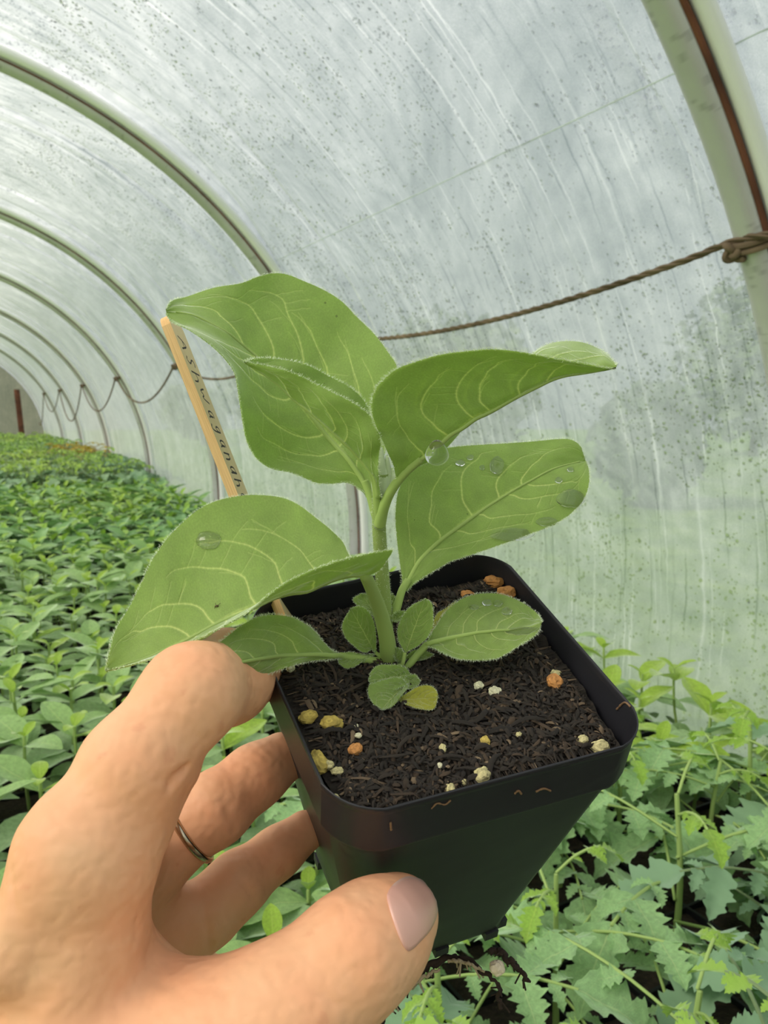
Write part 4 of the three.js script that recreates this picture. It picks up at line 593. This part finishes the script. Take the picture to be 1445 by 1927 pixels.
// ---------------------------------------------------------------- roots hanging out of the pot's drain holes
{
  const r = rng(15), dark = M({ color: 0x2a1c14, roughness: 0.95 }), pale = M({ color: 0x9a8a70, roughness: 0.9 }), wig = (pts, rad, mat, label, seed) => {
    const q = rng(seed), c = new THREE.CatmullRomCurve3(pts.map((p) => U(...p))), P = []; for (let i = 0; i <= 24; i++) P.push(c.getPoint(i / 24).add(V(q() - 0.5, q() - 0.5, q() - 0.5).multiplyScalar(rad * 1.3)));
    const gs = [tubeGeo(P, (t) => rad * (0.8 + 0.5 * N3(t * 9, seed, 1)) * (1 - 0.5 * t) + 0.0001, 7, 60)]; for (let k = 0; k < 9; k++) { const p = P[2 + Math.floor(q() * 21)]; gs.push(tubeGeo([p, p.clone().add(V(q() - 0.5, -q() * 0.8, q() - 0.5).multiplyScalar(0.004))], 0.00022, 4, 4)); }
    return solo('root', mergeGeometries(gs), mat, label, 'root', 'roots hanging below the pot');
  };
  wig([[800, 1822, 0.232], [850, 1800, 0.23], [893, 1815, 0.226], [915, 1832, 0.224], [934, 1850, 0.223], [938, 1870, 0.223], [942, 1896, 0.223]], 0.0009, dark, 'soil-caked root with a bent end hanging in the middle below the pot', 3);
  wig([[925, 1786, 0.226], [952, 1800, 0.224], [972, 1820, 0.223], [993, 1850, 0.222]], 0.0010, dark, 'short dark root hanging at the right corner below the pot', 7);
  wig([[700, 1915, 0.228], [745, 1868, 0.23], [790, 1830, 0.231], [850, 1803, 0.231], [872, 1806, 0.23]], 0.0011, dark, 'dark root mat running along the front lower edge of the pot', 11);
  wig([[718, 1895, 0.226], [760, 1862, 0.228], [800, 1838, 0.229], [826, 1822, 0.229]], 0.0007, pale, 'pale root along the lower edge of the pot beside the thumb', 19);
  wig([[845, 1808, 0.228], [885, 1814, 0.225], [910, 1828, 0.2235]], 0.0005, pale, 'thin pale root lying on the bent dark one below the pot', 29);
  wig([[738, 1880, 0.234], [720, 1912, 0.234], [712, 1950, 0.234]], 0.0012, dark, 'dark root at the left lower corner of the pot behind the thumb', 41);
  const g = new THREE.IcosahedronGeometry(1, 3), q = g.attributes.position, rad = 0.0019; for (let i = 0; i < q.count; i++) { const v = V(q.getX(i), q.getY(i), q.getZ(i)), k = rad * (1 + 0.35 * fbm(v.x * 2, v.y * 2, v.z * 2, 2)); q.setXYZ(i, v.x * k, v.y * k * 0.9, v.z * k); } g.computeVertexNormals();
  const m = shade(new THREE.Mesh(g, M({ color: 0xd8c9b0, roughness: 0.9 }))); m.name = numbered('grit'); m.position.copy(U(935, 1821, 0.223)); tag(m, 'round whitish grain caught in the roots below the pot', 'grit'); scene.add(m);
}

// ---------------------------------------------------------------- bench, trays, seedlings
const SOIL_Y = EYE - 0.525;
{
  const board = M({ map: dataTex(128, 512, (x, y) => { const f = fbm(x / 128 * 12, y / 512 * 4, 2, 4); return [108 + 34 * f, 92 + 30 * f, 74 + 26 * f]; }), roughness: 0.9 }), g = thing('growing_bench', 'long weathered bench under the seedling trays', 'bench', tw(0.1, 0, 4.4)); g.rotation.y = PHI;
  const box = (w, h, d, x, y, z) => { const b = new THREE.BoxGeometry(w, h, d); b.translate(x, y, z); return b; };
  for (let i = 0; i < 11; i++) local('plank', box(0.155, 0.022, 13.2, -0.8 + i * 0.162, SOIL_Y - 0.062, 0), board, g);
  for (let k = 0; k < 8; k++) for (const x of [-0.75, 0.75]) local('leg', box(0.05, SOIL_Y - 0.074, 0.05, x, (SOIL_Y - 0.074) / 2, -6.2 + k * 1.75), board, g);
}
const trayPlastic = M({ color: 0x15161a, roughness: 0.5 });
const bedMat = M({ map: dataTex(256, 256, (x, y) => { const a = tileNoise(x / 256, y / 256, 26, 4, 2), s = tileNoise(x / 256, y / 256, 80, 2, 6), p = s > 0.5 ? 60 : 0; return [50 + 34 * a + p, 39 + 26 * a + p, 31 + 20 * a + p * 0.8]; }), roughness: 0.95, bumpMap: dataTex(256, 256, (x, y) => { const v = 128 + 120 * tileNoise(x / 256, y / 256, 40, 3, 9); return [v, v, v]; }, false), bumpScale: 0.003 });
const TRN = 0.285, TRA = 0.55;
{
  const w = TRN - 0.008, d = TRA - 0.008, bar = (x0, x1, z0, z1, y0, y1) => { const b = new THREE.BoxGeometry(x1 - x0, y1 - y0, z1 - z0); b.translate((x0 + x1) / 2, (y0 + y1) / 2, (z0 + z1) / 2); return b; };
  const rim = [bar(-w / 2, w / 2, -d / 2, -d / 2 + 0.004, -0.045, 0.006), bar(-w / 2, w / 2, d / 2 - 0.004, d / 2, -0.045, 0.006), bar(-w / 2, -w / 2 + 0.004, -d / 2, d / 2, -0.045, 0.006), bar(w / 2 - 0.004, w / 2, -d / 2, d / 2, -0.045, 0.006)], ribs = [];
  for (let i = 1; i < 4; i++) ribs.push(bar(-w / 2 + i * w / 4 - 0.0016, -w / 2 + i * w / 4 + 0.0016, -d / 2, d / 2, -0.04, 0.003));
  for (let i = 1; i < 8; i++) ribs.push(bar(-w / 2, w / 2, -d / 2 + i * d / 8 - 0.0016, -d / 2 + i * d / 8 + 0.0016, -0.04, 0.003));
  const soil = gridGeo(28, 56, (x, y) => V((x - 0.5) * (w - 0.008), -0.004 + 0.004 * fbm(x * 18, y * 34, 3, 3), -(y - 0.5) * (d - 0.008)), (x, y) => [x * 2, y * 4]);
  const make = () => { const t = thing('seedling_tray', 'black plastic cell tray of dark soil under the seedlings', 'tray', V(0, 0, 0), 'cell trays on the bench'); local('tray_rim', mergeGeometries(rim), trayPlastic, t); local('cell_divider', mergeGeometries(ribs), trayPlastic, t); const s = local('tray_soil', soil, bedMat, t); s.userData.kind = 'stuff'; return t; };
  let first = null;
  for (let j = 0; j < 8; j++) for (let i = 0; i < 6; i++) {
    let t = first; const label = `black cell tray of dark soil, ${['sixth', 'fifth', 'fourth', 'third', 'second', 'first'][i]} from the plastic, ${['first', 'second', 'third', 'fourth', 'fifth', 'sixth', 'seventh', 'eighth'][j]} row away`; if (!first) t = first = make(); else { t = first.clone(); t.name = numbered('seedling_tray'); scene.add(t); }
    t.userData.label = label; t.position.copy(tw(-0.70 + TRN * (i + 0.5), SOIL_Y, -0.25 + TRA * (j + 0.5))); t.rotation.y = PHI;
  }
}
const seedTex = (base, vein, s) => canvasTex(128, 256, (x, w, h) => {
  const im = x.createImageData(w, h); for (let j = 0; j < h; j++) for (let i = 0; i < w; i++) { const m = fbm(i / 18 + s, j / 18, 2, 4) + 0.5 * N3(i / 3, j / 3, s), k = (j * w + i) * 4; for (let c = 0; c < 3; c++) im.data[k + c] = Math.max(0, Math.min(255, base[c] * (1 + 0.2 * m))); im.data[k + 3] = 255; } x.putImageData(im, 0, 0);
  x.strokeStyle = `rgb(${vein})`; x.lineCap = 'round'; x.globalAlpha = 0.8; x.lineWidth = 4; x.beginPath(); x.moveTo(w / 2, 0); x.lineTo(w / 2, h); x.stroke(); x.lineWidth = 1.6; x.globalAlpha = 0.5; for (let k = 1; k < 7; k++) for (const q of [-1, 1]) { x.beginPath(); x.moveTo(w / 2, h - k * h / 8); x.quadraticCurveTo(w / 2 + q * w * 0.25, h - k * h / 8 - 12, w / 2 + q * w * 0.45, h - k * h / 8 - 34); x.stroke(); }
}, true, false);
const sMat = (base, vein, s, thru = 0.35) => MP({ map: seedTex(base, vein, s), roughness: 0.85, transmission: thru, thickness: 0, sheen: 0.45, sheenColor: new THREE.Color(0xe4efd8), sheenRoughness: 0.6, side: THREE.DoubleSide });
const sGrey = sMat([160, 190, 134], [186, 206, 150], 1), sMid = sMat([148, 182, 108], [180, 204, 128], 2), sYoung = sMat([166, 198, 58], [196, 216, 96], 3, 0.5), sTom = sMat([152, 190, 126], [186, 210, 144], 4), sTomY = sMat([158, 196, 68], [190, 212, 90], 5, 0.5), sStem = M({ color: 0x9ab266, roughness: 0.8 });
// one blade: length along -z, from the origin; fold lifts the margins, arc bends it down
function blade(L, w, fold, arc, lobes = 0, nv = 8, seed = 0) {
  const half = (t) => lobes ? w / 2 * Math.pow(Math.sin(Math.PI * Math.pow(t, 0.62) * 0.985 + 0.012), 0.75) * (0.5 + 0.5 * Math.min(1, ((t * t * 0.35 + t * 0.8) * lobes * 1.2 % 1) * 1.25) * Math.min(1, (1 - ((t * t * 0.35 + t * 0.8) * lobes * 1.2 % 1)) * 3.5) + 0.07 * Math.sin(t * 61 + seed)) * (t > 0.86 ? (1 - t) * 6 + 0.16 : 1) : w / 2 * Math.pow(Math.sin(Math.PI * Math.pow(t, 1.05) * 0.985 + 0.012), 0.72);
  return gridGeo(4, nv, (u, v) => { const x = (u - 0.5) * 2, h = half(v), a = arc * v; const sweep = lobes ? L * 0.10 * Math.abs(x) * Math.sin(Math.PI * v) : 0, r = arc ? L / arc : 0; const y = arc ? -r * (1 - Math.cos(a)) : 0, z = arc ? -r * Math.sin(a) : -L * v; return V(x * h, y + Math.abs(x) * h * fold + 0.05 * h * Math.sin(v * 14 + seed + x * 2), z - sweep); });
}
const bladeA = [blade(0.05, 0.026, 0.3, 0.5), blade(0.05, 0.028, 0.2, 0.9, 0, 8, 2), blade(0.05, 0.022, 0.4, 0.3, 0, 8, 4)], lobed = [blade(0.05, 0.038, 0.3, 0.5, 3.6, 36, 1), blade(0.052, 0.034, 0.2, 0.9, 2.9, 36, 3), blade(0.048, 0.036, 0.4, 0.7, 4.2, 36, 5)];
const place = (yaw, pitch, roll, s, pos) => new THREE.Matrix4().compose(pos, new THREE.Quaternion().setFromEuler(new THREE.Euler(pitch, yaw, roll, 'YXZ')), V(s, s, s));
function add(name, geo, mat, m, parent) { const o = local(name, geo, mat, parent); o.applyMatrix4(m); return o; }
function broadSeedling(seed, label, group, y = 0.35) {
  const r = rng(seed), t = thing('bedding_seedling', label, 'seedling', V(0, 0, 0), group), ht = 0.062 + 0.02 * r(), lean = (r() - 0.5) * 0.015;
  local('stem', tubeGeo([V(0, -0.004, 0), V(lean, ht * 0.5, lean), V(lean * 1.4, ht, lean)], 0.0014, 6, 6), sStem, t);
  const y0 = r() * 6;
  for (const [f, len, pt, mat] of [[0.35, 0.7, 0.0, sGrey], [0.62, 1.08, 0.18, sGrey], [0.86, 0.95, 0.42, sMid], [1.0, 0.4, 0.8, sYoung]]) {
    const yaw = y0 + (f < 0.5 || (f > 0.8 && f < 0.9) ? 0 : Math.PI / 2) + (r() - 0.5) * 0.5;
    for (const q of [0, Math.PI]) add('leaf', bladeA[Math.floor(r() * 3)], f === 0.86 && r() < y ? sYoung : mat, place(yaw + q + (r() - 0.5) * 0.3, pt + (r() - 0.5) * 0.35, (r() - 0.5) * 0.4, len * (0.85 + 0.35 * r()), V(lean * 1.4 * f, ht * f, lean * f)), t);
  }
  return t;
}
function tomatoSeedling(seed, label, group) {
  const r = rng(seed), t = thing('tomato_seedling', label, 'seedling', V(0, 0, 0), group), ht = 0.10 + 0.03 * r();
  local('stem', tubeGeo([V(0, -0.004, 0), V(0.004, ht * 0.5, 0.002), V(0.002, ht, -0.003)], (f) => 0.0026 - 0.001 * f, 7, 8), sStem, t);
  const y0 = r() * 6;
  for (let k = 0; k < 7; k++) {
    const f = 0.28 + 0.72 * k / 6, young = k > 4, L = young ? 0.035 : 0.088 * (0.85 + 0.3 * r()), up = young ? 0.9 : 0.5, m = young ? sTomY : sTom;
    const path = [V(0, 0, 0), V(0, L * 0.3 * up, -L * 0.4), V(0, L * 0.42 * up, -L * 0.8), V(0, L * 0.36 * up, -L * 1.1)], c = new THREE.CatmullRomCurve3(path), lf = local('leaf', tubeGeo(path, 0.0011, 5, 8), sStem, t);
    lf.applyMatrix4(place(y0 + k * 2.4 + (r() - 0.5) * 0.4, 0, 0, 1, V(0.003 * f, ht * f, -0.002 * f)));
    for (const [s, sd, z] of [[0.38, 1, 0.34], [0.42, -1, 0.38], [0.66, 1, 0.75], [0.7, -1, 0.72], [0.84, 1, 0.36], [0.86, -1, 0.4], [0.97, 0, 1.15]]) { const p = c.getPointAt(s); add('leaflet', lobed[Math.floor(r() * 3)], m, place(sd * -(0.95 + 0.3 * (r() - 0.5)), -0.1 + (r() - 0.5) * 0.4 + (sd ? 0 : -0.2), (r() - 0.5) * 0.3 - sd * 0.15, z * (young ? 0.42 : 1) * (0.9 + 0.25 * r()), p), lf); }
  }
  return t;
}
const pix = (p) => { const v = p.clone().applyMatrix4(toCam); return [W / 2 - F * v.x / v.z, H / 2 + F * v.y / v.z, -v.z]; };
{
  const r = rng(404), cells = [];
  const TOM = (n, a) => { const [x, y] = pix(tw(n, SOIL_Y + 0.08, a)); return (x > 700 && (y > 1475 + 0.05 * (x - 1100) || a < 0.42)) || (x > -60 && x < 70 && y > 1440 && y < 1720); };
  let row = -1; for (let a = 0.16; a < 11; row++, a += 0.075 * (1 + Math.max(0, a - 3) * 0.03)) for (let n = -0.7; n < 0.985; n += 0.075) {
    const nn = n + (r() - 0.5) * 0.03, aa = a + (r() - 0.5) * 0.03; if (nn > 0.985) continue; const far = Math.min(1, Math.max(0, (aa - 1.6) / 4)), [x, y, z] = pix(tw(nn, SOIL_Y + 0.08, aa)), tom = TOM(nn, aa);
    if (tom && (Math.round(n / 0.075) % 2 || Math.round(a / 0.075) % 2) && r() < 0.6) continue;
    cells.push({ row, cross: Math.round((0.985 - n) / 0.075), n: nn, a: aa, x, y, z, tom, in: z > 0 && x > -70 && x < W + 60 && y > 780 && y < H + 110, far, yaw: r() * 6.283, s: (1.3 + 0.35 * r()) * (1 + 0.6 * far), k: r() });
  }
  cells.sort((p, q) => p.z - q.z);
  const ord = ['first', 'second', 'third', 'fourth', 'fifth', 'sixth', 'seventh', 'eighth', 'ninth', 'tenth', 'eleventh', 'twelfth', 'thirteenth', 'fourteenth', 'fifteenth', 'sixteenth', 'seventeenth', 'eighteenth', 'nineteenth', 'twentieth'], nth = (k) => ord[k] ?? ord[k % 10].replace(/^/, k < 30 ? 'twenty-' : k < 40 ? 'thirty-' : 'forty-');
  const zoneOf = (c) => c.tom ? 'tom' : c.x > 1120 ? 'wall' : c.x > 380 ? 'gap' : 'left';
  const words = { tom: ['tomato seedling with lobed grey-green leaves in the bottom right, beside the pot', 'tomato seedlings right of the pot'], wall: ['broad-leaved seedling with yellow-green tip against the clear plastic, right of the pot', 'seedlings along the plastic right of the pot'], gap: ['small green seedling seen past the hand and between its fingers', 'seedlings behind the hand'], left: ['soft-leaved green seedling in the crowded bed left of the hand', 'seedlings left of the hand'] };
  const protos = {}; for (const z of Object.keys(words)) protos[z] = [];
  let b = 0, tm = 0; const rest = [];
  for (const c of cells) {
    const z = zoneOf(c);
    if (!c.in || (c.tom ? tm >= 60 : b >= 290)) { rest.push(c); continue; }
    c.tom ? tm++ : b++; const list = protos[z], want = 4; let t;
    if (list.length < want) { t = c.tom ? tomatoSeedling(50 + list.length * 7, ...words[z]) : broadSeedling(900 + list.length * 13 + z.length * 101, ...words[z], z === 'wall' ? 0.7 : 0.12); list.push(t); }
    else { t = list[Math.floor(c.k * want)].clone(); t.name = numbered(c.tom ? 'tomato_seedling' : 'bedding_seedling'); scene.add(t); }
    t.position.copy(tw(c.n, SOIL_Y, c.a)); t.rotation.y = c.yaw; t.userData.label = `${{ tom: c.x < 400 ? 'lobed-leaved tomato seedling left of the hand' : 'lobed-leaved tomato seedling right of the pot', wall: 'yellow-tipped seedling near the plastic', gap: 'small green seedling behind the hand', left: 'soft-leaved seedling left of the hand' }[z]}, ${nth(c.row + 1)} row, ${nth(c.cross)} from the plastic`; t.scale.setScalar(c.s * (c.tom ? 0.86 : 1));
  }
  // the rest of the bed, too many and too far to tell apart
  const flat = (t, m) => { const out = []; t.updateMatrixWorld(true); const inv = t.matrixWorld.clone().invert(); t.traverse((o) => { if (!o.isMesh) return; const g = o.geometry.clone().applyMatrix4(o.matrixWorld.clone().premultiply(inv)), n = g.attributes.position.count, y = o.material === sYoung || o.material === sTomY, s = o.material === sStem, cc = y ? [0.38, 0.55, 0.06] : s ? [0.28, 0.36, 0.12] : o.material === sMid ? [0.25, 0.42, 0.12] : [0.29, 0.44, 0.19], col = new Float32Array(n * 3); for (let i = 0; i < n; i++) col.set(cc, i * 3); g.setAttribute('color', new THREE.BufferAttribute(col, 3)); out.push(g); }); return mergeGeometries(out); };
  const massMat = MP({ vertexColors: true, roughness: 0.85, transmission: 0.35, thickness: 0, side: THREE.DoubleSide }), m4 = new THREE.Matrix4(), col = new THREE.Color();
  [['left', 'bedding_plants', 'crowded green seedlings filling the bench into the distance'], ['gap', 'bedding_plants', 'crowded green seedlings filling the bench, second kind'], ['tom', 'tomato_plants', 'tall bluish-green seedlings at the far end of the bench']].forEach(([z, name, label], i) => {
    const mine = rest.filter((c) => (c.tom || (c.a > 4.6 && c.k < 0.6) ? 2 : c.k < 0.5 ? 0 : 1) === i), im = new THREE.InstancedMesh(flat(protos[z][1]), massMat, mine.length);
    mine.forEach((c, k) => { m4.compose(tw(c.n, SOIL_Y, c.a), new THREE.Quaternion().setFromAxisAngle(V(0, 1, 0), c.yaw), V(1, 1, 1).multiplyScalar(c.s * (i === 2 ? 0.8 : 1))); im.setMatrixAt(k, m4); const q = N3(c.n * 1.4 + 3, c.a * 0.9, 2), red = (c.a > 6.0 && c.a < 7.2 && c.n > 0.7) || (c.a > 5.2 && c.a < 6.2 && c.n < 0.0 && c.n > -0.3); red && c.k < 0.8 ? col.setRGB(1.5, 0.8, 0.5) : col.setRGB(0.95 + 0.35 * q, 1 + 0.15 * q, 1 - 0.2 * q + (i === 2 ? 0.25 : 0)); im.setColorAt(k, col); });
    im.name = numbered(name); tag(shade(im), label, 'seedlings', null, 'stuff'); scene.add(im);
  });
}

// ---------------------------------------------------------------- trees outside, showing faintly through the wet plastic
{
  const r = rng(61), bark = M({ color: 0x5a5048, roughness: 0.95 }), mats = [0x66784c, 0x6f7f52, 0x5e7050].map((c) => M({ color: c, roughness: 0.9, side: THREE.DoubleSide }));
  const spots = [[13, 3, 3.4, 'behind the rope knot at the right edge'], [16, 10, 4.6, 'behind the pot and the flat leaf'], [13, 18, 4.0, 'behind the rope right of the bright curling leaf'], [17, 26, 5.4, 'behind the upper leaves'], [16, 38, 5.0, 'behind the wooden label'], [18, 50, 6.5, 'beyond the far hoops'], [22, 4, 5.2, 'far behind the right-hand plants'], [24, 17, 6.0, 'far behind the bright curling leaf'], [10, 1.5, 2.0, 'low at the right edge above the seedlings'], [11, 5.5, 2.3, 'low between the pot and the right edge'], [9.5, 8.5, 1.8, 'low behind the flat leaf tip'], [7.5, 12, 1.7, 'low behind the water-dropped leaf'], [10, 19, 2.4, 'low behind the plant stem'], [11, 27, 2.6, 'low behind the broad left leaf'], [10, 35, 2.4, 'low left of the wooden label'], [12, 46, 3.0, 'low behind the rope loops']];
  for (const [n, a, h, where] of spots) {
    const t = thing('tree', `hazy grey-green tree faint through the plastic ${where}`, 'tree', tw(n, 0, a), null), P = [], I = [], N = 1700;
    local('trunk', tubeGeo([V(0, -0.05, 0), V(0.1, h * 0.3, 0.05), V(0, h * 0.7, 0)], (f) => 0.16 - 0.1 * f, 8, 10), bark, t);
    for (let k = 0; k < N; k++) {
      const th = r() * 6.283, z = r() * 2 - 1, q = Math.sqrt(1 - z * z), R = Math.pow(r(), 0.33) * (1 + 0.5 * fbm(Math.cos(th) * q * 2 + n, z * 2, Math.sin(th) * q * 2 + a, 3)), c = V(Math.cos(th) * q * R * h * 0.46, h * 0.56 + z * R * h * 0.46, Math.sin(th) * q * R * h * 0.46), s = 0.13 + 0.16 * r(), u = V(r() - 0.5, r() - 0.5, r() - 0.5).normalize(), w = u.clone().cross(V(r() - 0.5, r() - 0.5, r() - 0.5)).normalize(), b = P.length / 3;
      for (const v of [c.clone().addScaledVector(u, -s), c.clone().addScaledVector(w, s * 0.5), c.clone().addScaledVector(u, s), c.clone().addScaledVector(w, -s * 0.5)]) P.push(v.x, v.y, v.z); I.push(b, b + 1, b + 2, b, b + 2, b + 3);
    }
    const cr = local('crown', geom(P, I), mats[Math.floor(r() * 3)], t); cr.userData.kind = 'stuff';
  }
}
renderer.render(scene, camera);
